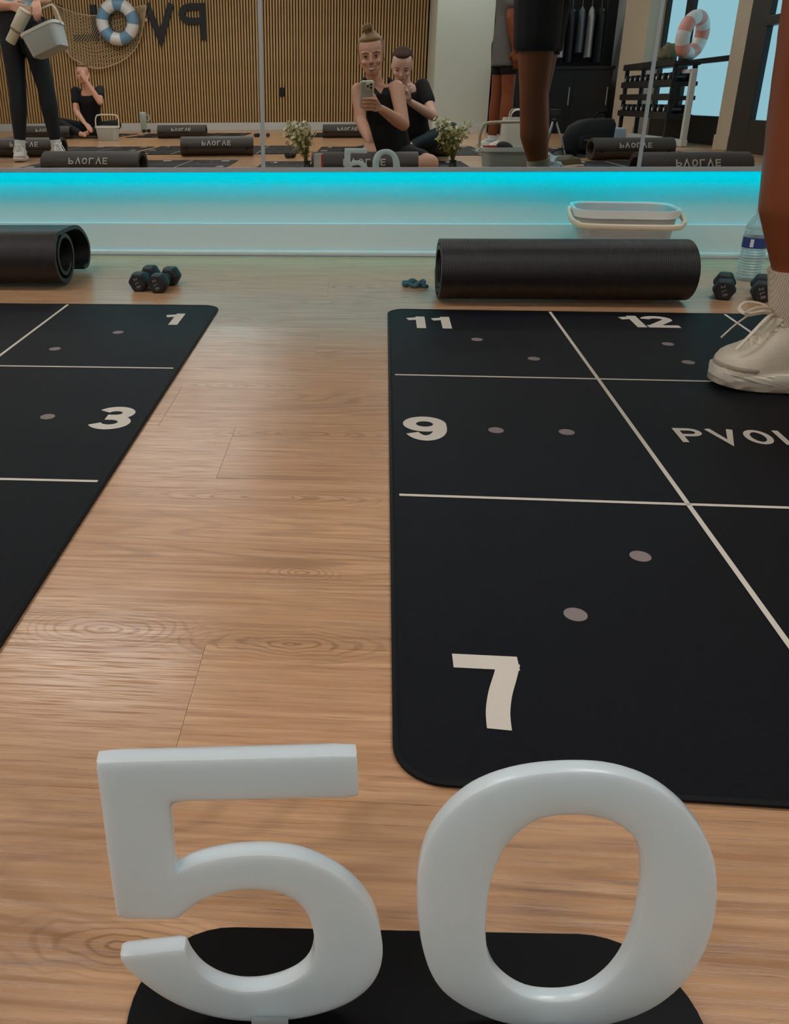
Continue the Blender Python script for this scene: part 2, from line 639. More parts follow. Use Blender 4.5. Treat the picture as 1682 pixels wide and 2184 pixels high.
def smooth_line(pts, n=6):
    """Catmull-Rom through 3-D points"""
    P = [Vector(p) for p in pts]
    out = []
    for i in range(len(P) - 1):
        p0, p1, p2, p3 = P[max(i - 1, 0)], P[i], P[i + 1], P[min(i + 2, len(P) - 1)]
        for k in range(n):
            t = k / n
            out.append(0.5 * ((2 * p1) + (-p0 + p2) * t + (2 * p0 - 5 * p1 + 4 * p2 - p3) * t * t + (-p0 + 3 * p1 - 3 * p2 + p3) * t ** 3))
    out.append(P[-1])
    return out


# stroke letters: every glyph is polylines inside a box one unit high
W_ = 0.11


def glyph(ch, w=0.68, s=0.2):
    h = s / 2
    L = h
    Rr = w - h
    T = 1 - h
    B = h
    if ch == '0' or ch == 'O':
        return [(arc(w / 2, 0.5, w / 2 - h, 0.5 - h, 0, 360, 32), True)]
    if ch == '1':
        x = w * 0.62
        return [([(x, 0), (x, 1)], False), ([(x, 1 - h * 1.6), (x - 0.36 * w - 0.05, 1 - h * 2.4)], False)]
    if ch == '2':
        return [(arc(w / 2, 0.7, w / 2 - h, 0.3 - h, 170, -20, 14) + [(L + 0.02, B + 0.02)], False), ([(0.0, B), (w, B)], False)]
    if ch == '3':
        return [(arc(w / 2, 0.715, w / 2 - h * 1.25, 0.185, 160, -90, 18) + [(w * 0.34, 0.53)], False),
                ([(w * 0.34, 0.51)] + arc(w / 2, 0.305, w / 2 - h, 0.205, 90, -160, 18), False)]
    if ch == '5':
        return [([(w - 0.04, T), (L + 0.05, T), (L, 0.5)], False), (arc(w / 2, 0.32, w / 2 - h, 0.32 - h, 150, -150, 18), False)]
    if ch == '6':
        return [(arc(w / 2, 0.32, w / 2 - h, 0.32 - h, 0, 360, 26), True), ([(h, 0.32)] + arc(w / 2, 0.48, w / 2 - h, 0.48 - h, 180, 32, 18), False)]
    if ch == '7':
        return [([(0, T), (w - 0.006, T)], False), ([(p.x, p.y) for p in smooth_line([(w - h * 0.90, T + h * 0.1, 0), (w * 0.745, 0.69, 0), (w * 0.63, 0.46, 0), (w * 0.55, 0.22, 0), (w * 0.525, 0, 0)], 6)], False)]
    if ch == '8':
        return [(arc(w / 2, 0.715, w / 2 - h * 1.25, 0.185, 0, 360, 26), True), (arc(w / 2, 0.305, w / 2 - h, 0.205, 0, 360, 28), True)]
    if ch == '9':
        return [(arc(w / 2, 0.68, w / 2 - h, 0.32 - h, 0, 360, 26), True), ([(w - h, 0.68)] + arc(w / 2, 0.52, w / 2 - h, 0.52 - h, 0, -148, 18), False)]
    if ch == 'P':
        return [([(L, 0), (L, 1)], False), ([(L, T), (w * 0.55, T)] + arc(w * 0.55, 0.71, w * 0.45 - h, 0.29 - h, 90, -90, 10) + [(L, 0.42 + h)], False)]
    if ch == 'V':
        return [([(L * 0.6, 1), (w / 2, h * 0.4), (w - L * 0.6, 1)], False)]
    if ch == 'L':
        return [([(L, 1), (L, 0)], False), ([(L, B), (w * 0.86, B)], False)]
    if ch == 'E':
        return [([(L, 0), (L, 1)], False), ([(L, B), (w * 0.9, B)], False), ([(L, T), (w * 0.9, T)], False), ([(L, 0.51), (w * 0.82, 0.51)], False)]
    if ch == 'B':
        return [([(L, 0), (L, 1)], False), ([(L, T), (w * 0.5, T)] + arc(w * 0.5, 0.755, w * 0.42 - h, 0.245 - h, 90, -90, 8) + [(L, 0.51 + h * 0.2)], False),
                ([(L, 0.51), (w * 0.5, 0.51)] + arc(w * 0.5, 0.275, w * 0.5 - h, 0.275 - h, 90, -90, 8) + [(L, B)], False)]
    return []


def stroke(bm, pts, closed, s, fn, depth=0.0):
    """flat band of width s along 2-D points, sent to 3-D by fn(x, y, z)"""
    pts = [p for i, p in enumerate(pts) if i == 0 or (Vector(p) - Vector(pts[i - 1])).length > 1e-5]
    n = len(pts)
    if closed and (Vector(pts[0]) - Vector(pts[-1])).length < 1e-6:
        pts = pts[:-1]
        n -= 1
    Lf, Rt = [], []
    for i in range(n):
        p = Vector(pts[i])
        if closed:
            d0, d1 = p - Vector(pts[i - 1]), Vector(pts[(i + 1) % n]) - p
        else:
            d0 = p - Vector(pts[max(i - 1, 0)])
            d1 = Vector(pts[min(i + 1, n - 1)]) - p
            if i == 0:
                d0 = d1
            if i == n - 1:
                d1 = d0
        d0.normalize()
        d1.normalize()
        n0, n1 = Vector((-d0.y, d0.x)), Vector((-d1.y, d1.x))
        m = n0 + n1
        m.normalize()
        m *= (s / 2) / max(0.35, m.dot(n0))
        Lf.append(p + m)
        Rt.append(p - m)
    top_l = [bm.verts.new(fn(q.x, q.y, depth)) for q in Lf]
    top_r = [bm.verts.new(fn(q.x, q.y, depth)) for q in Rt]
    rng = range(n if closed else n - 1)
    for i in rng:
        j = (i + 1) % n
        bm.faces.new((top_l[i], top_r[i], top_r[j], top_l[j]))
    if depth:
        bl = [bm.verts.new(fn(q.x, q.y, 0)) for q in Lf]
        br = [bm.verts.new(fn(q.x, q.y, 0)) for q in Rt]
        for i in rng:
            j = (i + 1) % n
            bm.faces.new((bl[i], bl[j], br[j], br[i]))
            bm.faces.new((top_l[i], top_l[j], bl[j], bl[i]))
            bm.faces.new((top_r[i], br[i], br[j], top_r[j]))
        if not closed:
            bm.faces.new((top_l[0], bl[0], br[0], top_r[0]))
            bm.faces.new((top_l[-1], top_r[-1], br[-1], bl[-1]))


def word(bm, text, height, fn, s=0.2, w=0.68, gap=0.2, depth=0.0, wide=1.0, centre=True):
    """letters drawn side by side; fn places the flat page in space"""
    adv = []
    x = 0
    for ch in text:
        cw = w * (0.62 if ch == '1' else 1.0)
        adv.append(x)
        x += (0.5 * w if ch == ' ' else cw + gap)
    total = x - gap
    for ch, x0 in zip(text, adv):
        for lift, (pts, closed) in enumerate(glyph(ch, w, s)):
            def g(px, py, pz, x0=x0, lift=lift):
                return fn(((px + x0) - (total / 2 if centre else 0)) * height * wide, (py - (0.5 if centre else 0)) * height, pz + lift * 4e-5)
            stroke(bm, pts, closed, s, g, depth)

# ------------------------------------------------------------------ the room
X0, X1 = -6.2, 3.4          # side walls
YF, YB = 2.612, -9.2        # wall with the mirror, slatted wall at the back
CEIL = 2.75


def struct(name, bm, m, parent=None, smooth=False):
    o = obj(name, bm, m, parent, smooth)
    if parent is None:
        o['kind'] = 'structure'
    return o


b = new()
box(b, ((X0 + X1) / 2, (YB - 0.1 - 3.1) / 2, -0.05), (X1 - X0, 6.2, 0.1))
box(b, ((X0 + X1) / 2, (2.612 - 3.1) / 2, -0.055), (X1 - X0, 5.712, 0.1))
floor = struct('floor', b, MT['oak'])

# loose-lay oak planks, joints left open by half a millimetre
PW, PL = 0.18, 1.22
plank_mesh = {}


def plank(length):
    key = round(length, 3)
    if key not in plank_mesh:
        bm = new()
        box(bm, (0, 0, -0.0029), (length - 0.0002, PW - 0.0002, 0.0058), bevel=0.00035)
        me = bpy.data.meshes.new('plank')
        bm.to_mesh(me)
        bm.free()
        me.materials.append(MT['oak'])
        plank_mesh[key] = me
    return plank_mesh[key]


rng = random.Random(3)
row_y = 1.18 + 0.09
k0 = -23
for k in range(k0, 8):
    y = row_y + PW * k
    if y + PW / 2 > 2.611:
        continue
    x = X0 + (0.31 if k % 3 == 0 else 0.72 if k % 3 == 1 else 1.13)
    x += rng.choice((0, 0.05, -0.05, 0.1))
    if k == 0:
        x = -0.31 - PL * 5 + PL
        while x > X0 + PL:
            x -= PL
    cuts = [X0]
    while x < X1 - 0.1:
        cuts.append(x)
        x += PL
    cuts.append(X1)
    for a, c in zip(cuts, cuts[1:]):
        o = link('plank', plank(c - a), floor)
        o.location = ((a + c) / 2, y, 0)

b = new()
box(b, ((X0 + X1) / 2, (YB + YF) / 2, CEIL + 0.05), (X1 - X0 + 0.4, YF - YB + 0.6, 0.1))
struct('ceiling', b, MT['ceiling'])

b = new()
box(b, ((X0 + X1) / 2, YF + 0.1, CEIL / 2), (X1 - X0 + 0.4, 0.2, CEIL))
struct('wall_front', b, MT['white_wall'])
b = new()
box(b, ((X0 + X1) / 2, YF - 0.006, 0.046), (X1 - X0, 0.012, 0.092), bevel=0.0012)
struct('baseboard_front', b, MT['white_trim'])
b = new()
box(b, ((X0 + X1) / 2, YF - 0.018, 0.006), (X1 - X0, 0.012, 0.0125), bevel=0.0035)
struct('trim_1', b, MT['white_trim'])

b = new()
box(b, (X0 - 0.1, (YB + YF) / 2, CEIL / 2), (0.2, YF - YB + 0.4, CEIL))
struct('wall_left', b, MT['white_wall'])

# slatted wall at the back: felt behind, one slat after another
b = new()
box(b, ((X0 + 0.9) / 2, YB - 0.10, CEIL / 2), (0.9 - X0, 0.16, CEIL))
wall_back = struct('wall_back', b, MT['black_felt'])
sl = new()
box(sl, (0, 0, 0), (0.027, 0.024, CEIL - 0.125), bevel=0.002)
slat_me = bpy.data.meshes.new('slat')
sl.to_mesh(slat_me)
sl.free()
slat_me.materials.append(MT['slat_wood'])
xs = X0 + 0.03
while xs < 0.89:
    o = link('slat', slat_me, wall_back)
    o.location = (xs, YB - 0.012 + 0.004, 0.118 + (CEIL - 0.125) / 2)
    xs += 0.0445
b = new()
box(b, ((X0 + 0.9) / 2, YB - 0.005, 0.0575), (0.9 - X0, 0.03, 0.115), bevel=0.003)
struct('baseboard_back', b, MT['white_trim'])

# pale wall standing forward beside the slats, dark recess next to it
b = new()
box(b, (1.28, (YB - 0.18 - 7.6) / 2, CEIL / 2), (0.76, 1.78, CEIL))
struct('wall_partition', b, MT['sage'])
b = new()
box(b, (1.27, -7.592, 0.05), (0.74, 0.016, 0.10), bevel=0.003)
struct('baseboard_partition', b, MT['white_trim'])
b = new()
box(b, ((1.66 + X1) / 2, -8.3, CEIL / 2), (X1 - 1.66, 0.2, CEIL))
struct('wall_recess', b, MT['dark_wall'])

# glazed side of the room
b = new()
box(b, (X1 - 0.005, (YF - 1.99) / 2, CEIL / 2), (0.41, YF + 1.99, CEIL))
box(b, (X1 + 0.1, -8.2, CEIL / 2), (0.2, 2.4, CEIL))
box(b, (X1 + 0.1, -4.5, CEIL - 0.1), (0.2, 5.0, 0.2))
struct('wall_right', b, MT['white_wall'])
for i, (ya, yb, xa) in enumerate(((-7.05, -6.03, 3.2), (-3.37, -3.05, 3.18))):
    b = new()
    box(b, ((xa + X1 + 0.2) / 2, (ya + yb) / 2, CEIL / 2), (X1 + 0.2 - xa, yb - ya, CEIL), bevel=0.004)
    box(b, ((xa + X1) / 2 - 0.006, (ya + yb) / 2, 0.06), (X1 - xa + 0.012, yb - ya + 0.012, 0.12), bevel=0.003)
    struct('trim_%d' % (i + 2), b, MT['beige'])

FR = MT['black_metal']
win = new()
box(win, (3.42, -4.71, 0.13), (0.08, 2.66, 0.265))
window_1 = struct('window_1', win, FR)
for (ya, yb) in ((-6.03, -5.96), (-5.34, -5.12), (-3.45, -3.37)):
    b = new()
    box(b, (3.42, (ya + yb) / 2, (0.265 + CEIL - 0.2) / 2), (0.08, yb - ya, CEIL - 0.465), bevel=0.003)
    obj('mullion', b, FR, window_1, False)
for (ya, yb) in ((-5.96, -5.34), (-5.12, -3.45)):
    b = new()
    box(b, (3.415, (ya + yb) / 2, 0.775), (0.07, yb - ya, 0.05), bevel=0.003)
    obj('transom', b, FR, window_1, False)
    for za, zb in ((0.265, 0.75), (0.80, CEIL - 0.2)):
        b = new()
        box(b, (3.43, (ya + yb) / 2, (za + zb) / 2), (0.012, yb - ya, zb - za))
        obj('pane', b, MT['pane'], window_1, False)

b = new()
box(b, (3.205, -2.86, CEIL / 2), (0.06, 0.38, CEIL), bevel=0.003)
door_1 = struct('door_1', b, FR)
for nm, c, s in (('bottom_rail', (3.205, -2.36, 0.13), (0.06, 0.62, 0.26)), ('stile', (3.205, -2.02, 1.4), (0.06, 0.06, 2.7)),
                 ('push_bar', (3.185, -2.36, 0.99), (0.08, 0.60, 0.07))):
    b = new()
    box(b, c, s, bevel=0.003)
    obj(nm, b, FR, door_1, False)
for za, zb in ((0.26, 0.955), (1.025, CEIL - 0.2)):
    b = new()
    box(b, (3.225, -2.36, (za + zb) / 2), (0.012, 0.62, zb - za))
    obj('pane', b, MT['pane'], door_1, False)

# ceiling light panels
lights = [(x, y) for y in (1.1, -1.7, -4.6, -7.3) for x in (-4.2, -1.6, 1.2)]
lf = None
for (x, y) in lights:
    if lf is None:
        t = thing('ceiling_light', 'white framed rectangular light panel recessed in the ceiling', 'ceiling light', (x, y, CEIL), 0, 'ceiling light panels')
        b = new()
        for cx, cy, sx, sy in ((0, 0.31, 1.26, 0.03), (0, -0.31, 1.26, 0.03), (0.615, 0, 0.03, 0.6), (-0.615, 0, 0.03, 0.6)):
            box(b, (cx, cy, -0.012), (sx, sy, 0.024))
        obj('frame', b, MT['white_trim'], t, False)
        b = new()
        box(b, (0, 0, -0.008), (1.2, 0.59, 0.008))
        obj('diffuser', b, MT['lamp'], t, False)
        lf = t
    else:
        t = copy_tree(lf)
        t.location = (x, y, CEIL)

# ------------------------------------------------------------------ mirror, its channel and the cyan strip
TILT = R_(0.5)
MY = 2.557             # mirror face, five centimetres off the wall
MZ0, MZ1 = 0.2565, 2.35
seams = (-2.425, -1.36, -0.297, 0.765, 1.83, 2.895)  # one panel to each side of those in view
panel_words = {(-0.297, 0.765): 'middle mirror panel reflecting the woman with the phone',
               (-1.36, -0.297): 'mirror panel showing the slatted wall and the sitting person',
               (0.765, 1.83): 'mirror panel reflecting the rack and the bright windows'}
for a, c in zip(seams, seams[1:]):
    lab = panel_words.get((a, c), 'mirror panel past the standing woman, above the cyan strip' if a < 0 else 'mirror panel past the bare leg, above the cyan strip')
    t = thing('wall_mirror', lab, 'mirror', ((a + c) / 2, MY, MZ0), 0, 'mirror panels along the wall')
    t.rotation_euler = (-TILT, 0, 0)
    w = c - a
    b = new()
    box(b, (0, 0.003, (MZ1 - MZ0) / 2), (w - 0.001, 0.006, MZ1 - MZ0))
    obj('glass', b, MT['mirror'], t, False)
    b = new()
    box(b, (w / 2 - 0.0005, -0.001, (MZ1 - MZ0) / 2), (0.011, 0.002, MZ1 - MZ0), bevel=0.0004)
    obj('seam_strip', b, MT['alu'], t, False)
b = new()
box(b, ((X0 + X1) / 2, MY - 0.0025, 0.2500), (X1 - X0, 0.003, 0.0130), bevel=0.0006)
box(b, ((X0 + X1) / 2, (MY + YF) / 2, 0.2530), (X1 - X0, YF - MY, 0.003))
struct('trim_4', b, MT['alu'])
b = new()
box(b, ((X0 + X1) / 2, 2.567, 0.2490), (X1 - X0 - 0.02, 0.010, 0.004))
tag(obj('light_strip', b, MT['led'], None, False), 'thin cyan light strip tucked under the mirror channel', 'light strip')

# ------------------------------------------------------------------ floor mats
MW, ML, MT_ = 1.486, 1.437, 0.004
C1, C2, RH = 0.364, 0.743, 0.479


def make_mat(label, loc, rotz, group='exercise mats on the floor'):
    """origin at the centre of the edge nearest the mirror; x along that edge, the mat runs to -y"""
    t = thing('exercise_mat', label, 'mat', loc, rotz, group)
    b = new()
    prism(b, [(x, y - ML / 2) for x, y in rrect(MW - 0.012, ML - 0.012, 0.032)], 0.0, MT_)
    obj('mat_body', b, MT['mat_cloth'], t, True)
    b = new()
    path = [(x, y - ML / 2, 0.0026) for x, y in rrect(MW - 0.007, ML - 0.007, 0.036, 8)]
    tube(b, path, 0.0026, 6, closed=True, flat=(1.0, 1.5))
    obj('stitched_edge', b, MT['mat_edge'], t)
    zt = MT_ + 0.0004
    hw = MW / 2
    for p, q in (((-hw + C1, -0.008), (-hw + C1, -ML + 0.008)), ((0, -0.008), (0, -ML + 0.008)), ((hw - C1, -0.008), (hw - C1, -ML + 0.008)),
                 ((-hw + 0.012, -RH), (hw - 0.012, -RH)), ((-hw + 0.012, -2 * RH), (hw - 0.012, -2 * RH))):
        b = new()
        stroke(b, [p, q], False, 0.0062, lambda x, y, z: Vector((x, y, zt + z)))
        obj('grid_line', b, MT['print'], t, False)
    nums = []
    for n_, side, u, v in ((11, -1, 0.078, 0.116), (9, -1, 0.054, 0.731), (7, -1, 0.084, 1.327), (1, 1, 0.097, 0.131), (3, 1, 0.055, 0.731), (5, 1, 0.09, 1.327),
                           (12, -1, 0.553, 0.082), (8, -1, 0.553, 1.355), (2, 1, 0.553, 0.082), (6, 1, 0.553, 1.355), (4, 1, 0.553, 0.731)):
        x = side * (hw - u)
        b = new()
        word(b, str(n_), 0.096, lambda px, py, pz, x=x, v=v: Vector((x + px, -v + py, zt + pz)), s=0.205, w=0.61 if n_ == 7 else 0.68, gap=0.14)
        obj('number', b, MT['print'], t, False)
    b = new()
    word(b, 'PVOLVE', 0.054, lambda px, py, pz: Vector((-hw + 0.558 + px, -0.731 + py, zt + pz)), s=0.165, w=0.70, gap=0.18)
    obj('lettering', b, MT['print'], t, False)
    for side in (-1, 1):
        for u, v in ((0.179, 0.243), (0.272, 0.367), (0.159, 0.731), (0.262, 0.731), (0.179, 1.207), (0.272, 1.089), (0.549, 0.252), (0.550, 0.371), (0.549, 1.20), (0.550, 1.08)):
            b = new()
            prism(b, arc(side * (hw - u), -v, 0.0114, 0.0114, 0, 360, 20)[:-1], MT_ - 0.001, zt)
            obj('dot', b, MT['dot'], t, False)
    return t


def at_corner(x, y, th, side):
    """centre of the far edge from a far corner"""
    c, s = math.cos(th), math.sin(th)
    return (x + side * c * MW / 2, y + side * s * MW / 2, 0)


mat_a = make_mat('dark mat with cream number 7, beside the white shoe', at_corner(0.056, 1.914, -0.018, 1), -0.018)
mat_b = copy_tree(mat_a)
mat_b.location = at_corner(-0.334, 1.9315, 0.0037, -1)
mat_b.rotation_euler[2] = 0.0037
mat_b['label'] = 'dark mat with cream numbers 1 and 3, by the crossed dumbbells'


# ------------------------------------------------------------------ rolled foam mats
def spiral(turns, ry, rz, th, flap=0.0):
    """rounded roll profile in (y, z), lying on z = 0; returns outer and inner line"""
    out, inn = [], []
    n = int(turns * 30)
    for k in range(n + 1):
        a = -math.pi / 2 - 0.9 + 2 * math.pi * turns * k / n
        sh = (th * 1.06 + 0.002) * (turns - turns * k / n)
        wob = 0.004 * math.sin(3 * a)
        y = math.cos(a) * (ry - sh) + wob * (k < n * 0.6)
        z = rz + math.sin(a) * (rz - sh)
        y2 = math.cos(a) * (ry - sh - th) + wob * (k < n * 0.6)
        z2 = rz + math.sin(a) * (rz - sh - th)
        out.append((y, z))
        inn.append((y2, z2))
    return out, inn


def make_roll(m, length=0.61, ry=0.098, rz=0.072, th=0.0105, turns=2.35, text=True, flap=False, group=None, label='', loc=(0, 0, 0), rotz=0):
    t = thing('rolled_mat', label, 'rolled mat', loc, rotz, group)
    o_, i_ = spiral(turns, ry, rz, th)
    if flap:
        # loose roll wound the other way; the last turn runs over the top and droops behind
        n_ = 74
        o_, i_ = [], []
        for k in range(n_ + 1):
            t_ = k / n_
            a = -math.pi / 2 + 1.1 - 2 * math.pi * 1.58 * t_ - 0.18
            sh = 0.019 * (1 - t_) * 1.58
            y, z = math.cos(a) * (ry - sh - 0.012 * (1 - t_)), rz + math.sin(a) * (rz - sh)
            nn = Vector((math.cos(a), math.sin(a)))
            o_.append((y, z))
            i_.append((y - nn.x * th, z - nn.y * th))
        a_end = Vector(o_[-1])
        tail = smooth_line([(a_end.x, a_end.y, 0), (0.105, 0.138, 0), (0.175, 0.116, 0), (0.222, 0.076, 0), (0.224, 0.038, 0), (0.196, 0.012, 0), (0.150, 0.011, 0)], 5)[1:]
        prev = a_end
        for p in tail:
            p2 = Vector((p.x, p.y))
            d = (p2 - prev).normalized()
            nn = Vector((-d.y, d.x))
            o_.append((p2.x, p2.y))
            i_.append((p2.x - nn.x * th, p2.y - nn.y * th))
            prev = p2
    # tail leaves the roll and settles on the floor behind
    y0, z0 = o_[-1]
    b = new()
    L = length / 2
    n = len(o_)
    v = [[bm_v for bm_v in (b.verts.new((x, o_[k][0], max(o_[k][1], 0.0))), b.verts.new((x, i_[k][0], max(i_[k][1], 0.0))))] for x in (-L, -L + 0.003, L - 0.003, L) for k in range(n)]
    g = lambda s, k, w: v[s * n + k][w]
    for s in range(3):
        for k in range(n - 1):
            b.faces.new((g(s, k, 0), g(s, k + 1, 0), g(s + 1, k + 1, 0), g(s + 1, k, 0)))
            b.faces.new((g(s, k, 1), g(s + 1, k, 1), g(s + 1, k + 1, 1), g(s, k + 1, 1)))
        for k in (0, n - 1):
            b.faces.new((g(s, k, 0), g(s + 1, k, 0), g(s + 1, k, 1), g(s, k, 1)))
    for s in (0, 3):
        for k in range(n - 1):
            b.faces.new((g(s, k, 0), g(s, k, 1), g(s, k + 1, 1), g(s, k + 1, 0)))
    obj('foam_sheet', b, m, t)
    if text:
        # lettering on the side towards the mirror, standing on its head
        def on_roll(px, py, pz):
            a = 0.30 - py / rz
            return Vector((px, math.cos(a) * (ry + 0.0012 + pz), rz + math.sin(a) * (rz + 0.0012 + pz)))
        b = new()
        word(b, 'PVOLVE', 0.037, on_roll, s=0.17, w=0.76, gap=0.24, wide=1.15)
        obj('lettering', b, MT['foam_print'], t, False)
        for sx in (-1, 1):
            b = new()
            a = -0.25
            c = Vector((sx * (L - 0.055), math.cos(a) * ry, rz + math.sin(a) * rz))
            nrm = Vector((0, math.cos(a) / ry, math.sin(a) / rz)).normalized()
            rot = nrm.to_track_quat('Z', 'Y').to_matrix().to_4x4()
            lathe(b, [(0.005, -0.004), (0.011, -0.004), (0.011, 0.002), (0.006, 0.002)], 14, c, rot)
            obj('eyelet', b, MT['foam_dark'], t)
    return t


roll_a = make_roll(MT['foam_front'], length=0.574, ry=0.098, rz=0.0756, label='black rolled foam mat in front of the pale grey bin', loc=(0.464, 2.036, 0), rotz=0.01, group=None)
roll_b = make_roll(MT['foam_front'], ry=0.092, rz=0.0745, th=0.0105, turns=1.75, text=False, flap=True,
                   label='black rolled foam mat with open spiral end beside crossed dumbbells', loc=(-1.076, 2.142, 0), rotz=0.03)

# the same rolls and mats further back in the room (seen in the mirror)
back = [  # x, y, rot, label of the roll
    (-0.01, -0.06, 0.0, 'black rolled mat on the floor behind the white number sign'),
    (-1.66, -0.22, 0.05, 'lettered rolled mat cut by the mirror edge, below the standing woman'),
    (1.79, 0.05, -0.06, 'lettered rolled mat nearest the windows, cut by the mirror edge'),
    (-1.27, -2.45, -0.10, 'lettered rolled mat beside the upright mirror seam, below the life ring'),
    (-2.88, -2.35, 0.0, 'lettered rolled mat behind the white trainers'),
    (0.36, -2.20, -0.05, 'lettered rolled mat half hidden behind the seated woman in black tee'),
    (2.00, -1.85, -0.08, 'lettered rolled mat on the floor before the black backpack'),
    (-2.33, -6.15, -0.06, 'lettered rolled mat against the slatted wall near the mint tumbler'),
    (-0.24, -6.05, 0.0, 'lettered rolled mat against the slatted wall behind the woman with phone'),
    (-4.05, -6.1, 0.0, 'lettered rolled mat at the back behind the standing legs'),
]
for i, (x, y, rz_, lab) in enumerate(back):
    r = make_roll(MT['foam'], ry=0.112, rz=0.084, label=lab, loc=(x, y, 0), rotz=rz_, group='rolled mats further back') if i == 0 else copy_tree(proto_roll)
    if i == 0:
        proto_roll = r
    r.location = (x, y, 0)
    r.rotation_euler[2] = rz_
    r['label'] = lab
mats_back = [(-0.02, -0.25, 'dark numbered mat under the woman with the phone'), (-1.72, -0.42, 'dark numbered mat behind the roll below the standing woman'),
             (1.75, -0.20, 'dark numbered mat behind the roll nearest the windows'), (-1.35, -2.66, 'dark numbered mat behind the roll beside the mirror seam'),
             (-2.93, -2.58, 'dark numbered mat behind the white trainers'), (0.30, -2.42, 'dark numbered mat under the woman in the black tee'),
             (1.98, -2.08, 'dark numbered mat in front of the dark recess'), (-2.4, -6.38, 'dark numbered mat by the slatted wall near the mint tumbler'),
             (-0.3, -6.3, 'dark numbered mat by the slatted wall below the outlet'), (-4.05, -6.33, 'dark numbered mat under the person sitting at the slatted wall')]
for x, y, lab in mats_back:
    mm_ = copy_tree(mat_a)
    mm_.location = (x, y, 0)
    mm_.rotation_euler[2] = random.uniform(-0.03, 0.03)
    mm_['label'] = lab

# ------------------------------------------------------------------ the number sign
FIVE = [(-.0768, .1903), (-.0162, .19), (.0431, .1899), (.0443, .1641), (-.0003, .1649), (-.0451, .1654), (-.0454, .1419), (-.046, .116), (-.0377, .1218), (-.0264, .1258), (-.0151, .1277), (-.0031, .128), (.009, .1264), (.0202, .1224), (.0315, .115), (.0411, .1057), (.049, .0942), (.0547, .0813), (.0581, .0668), (.0592, .0535), (.0579, .0401), (.0536, .028), (.0456, .0174), (.0342, .0093), (.0196, .0036), (.0039, .001), (-.0097, .0013), (-.0242, .0037), (-.0384, .0094), (-.0503, .0173), (-.0608, .0274), (-.0699, .0394), (-.076, .0496), (-.0785, .0579), (-.0623, .0597), (-.0446, .0617), (-.0421, .0515), (-.0367, .0406), (-.029, .0326), (-.0201, .0279), (-.011, .0263), (-.0007, .0276), (.0096, .032), (.0168, .038), (.0213, .0458), (.0232, .0555), (.0232, .0657), (.0219, .0773), (.019, .0873), (.0133, .0959), (.0058, .1015), (-.0028, .104), (-.0113, .1046), (-.0208, .1034), (-.0295, .1004), (-.0365, .096), (-.0415, .091), (-.0467, .085), (-.0621, .0858), (-.0754, .087), (-.0769, .0893), (-.0772, .1268), (-.0769, .1605)]
ZERO_OUT = [(-.0819, .0968), (-.0824, .1161), (-.0804, .1335), (-.076, .1478), (-.069, .1605), (-.0597, .1711), (-.0478, .1785), (-.0339, .1832), (-.0174, .1854), (-.0014, .1851), (.0123, .1816), (.0248, .1753), (.0362, .1659), (.0464, .1539), (.0543, .1408), (.0604, .1253), (.0644, .108), (.0664, .0914), (.0668, .0741), (.0649, .0578), (.0606, .0424), (.0539, .0288), (.0444, .0172), (.0322, .0085), (.0183, .003), (-.0003, .0005), (-.0173, .0016), (-.0325, .0052), (-.0446, .0114), (-.0556, .0191), (-.0657, .03), (-.0727, .0439), (-.0777, .0621), (-.0806, .0797)]
ZERO_IN = [(-.0467, .0865), (-.047, .1048), (-.0455, .1211), (-.0421, .1357), (-.0358, .1475), (-.0274, .1552), (-.0159, .1582), (-.005, .158), (.0054, .1551), (.0146, .1484), (.0209, .1399), (.0252, .127), (.0277, .1124), (.0287, .0959), (.0286, .0773), (.0265, .058), (.0212, .0425), (.0126, .0305), (.002, .0253), (-.0093, .0244), (-.0199, .0266), (-.0298, .0337), (-.038, .0443), (-.0431, .0572), (-.0458, .072)]


def resample(pts, n, c):
    """closed smooth outline as n points at equal angles about c"""
    P = [Vector((x, y)) for x, y in pts]
    dense = []
    m = len(P)
    for i in range(m):
        p0, p1, p2, p3 = P[i - 1], P[i], P[(i + 1) % m], P[(i + 2) % m]
        for k in range(10):
            t = k / 10
            dense.append(0.5 * ((2 * p1) + (-p0 + p2) * t + (2 * p0 - 5 * p1 + 4 * p2 - p3) * t * t + (-p0 + 3 * p1 - 3 * p2 + p3) * t ** 3))
    out = []
    for k in range(n):
        a = 2 * math.pi * k / n
        d = Vector((math.cos(a), math.sin(a)))
        best = max(dense, key=lambda p: (p - c).normalized().dot(d))
        out.append(best)
    return out


def spline_outline(pts, corners, n=5):
    """smooth the curved runs of an outline, keep the listed corners sharp"""
    m = len(pts)
    P = [Vector((x, y)) for x, y in pts]
    out = []
    for i in range(m):
        j = (i + 1) % m
        p1, p2 = P[i], P[j]
        p0 = p1 if i in corners else P[i - 1]
        p3 = p2 if j in corners else P[(j + 1) % m]
        for k in range(n):
            t = k / n
            q = 0.5 * ((2 * p1) + (-p0 + p2) * t + (2 * p0 - 5 * p1 + 4 * p2 - p3) * t * t + (-p0 + 3 * p1 - 3 * p2 + p3) * t ** 3)
            out.append((q.x, q.y))
    return out


TH5 = 0.0085
stand = thing('number_sign', 'white acrylic number 50 standing on a black base', 'sign', (0.037, 0.300, 0), R_(2.6))
b = new()
prism(b, rrect(0.318, 0.112, 0.054, 10), 0.0, 0.005, bevel=0.0006)
obj('base', b, MT['acrylic_black'], stand)
up = Matrix.Rotation(math.pi / 2, 4, 'X')


def in_stand(p):
    return stand_inv @ Vector(p)


stand_inv = (Matrix.Translation((0.037, 0.300, 0)) @ Matrix.Rotation(R_(2.6), 4, 'Z')).inverted()
b = new()
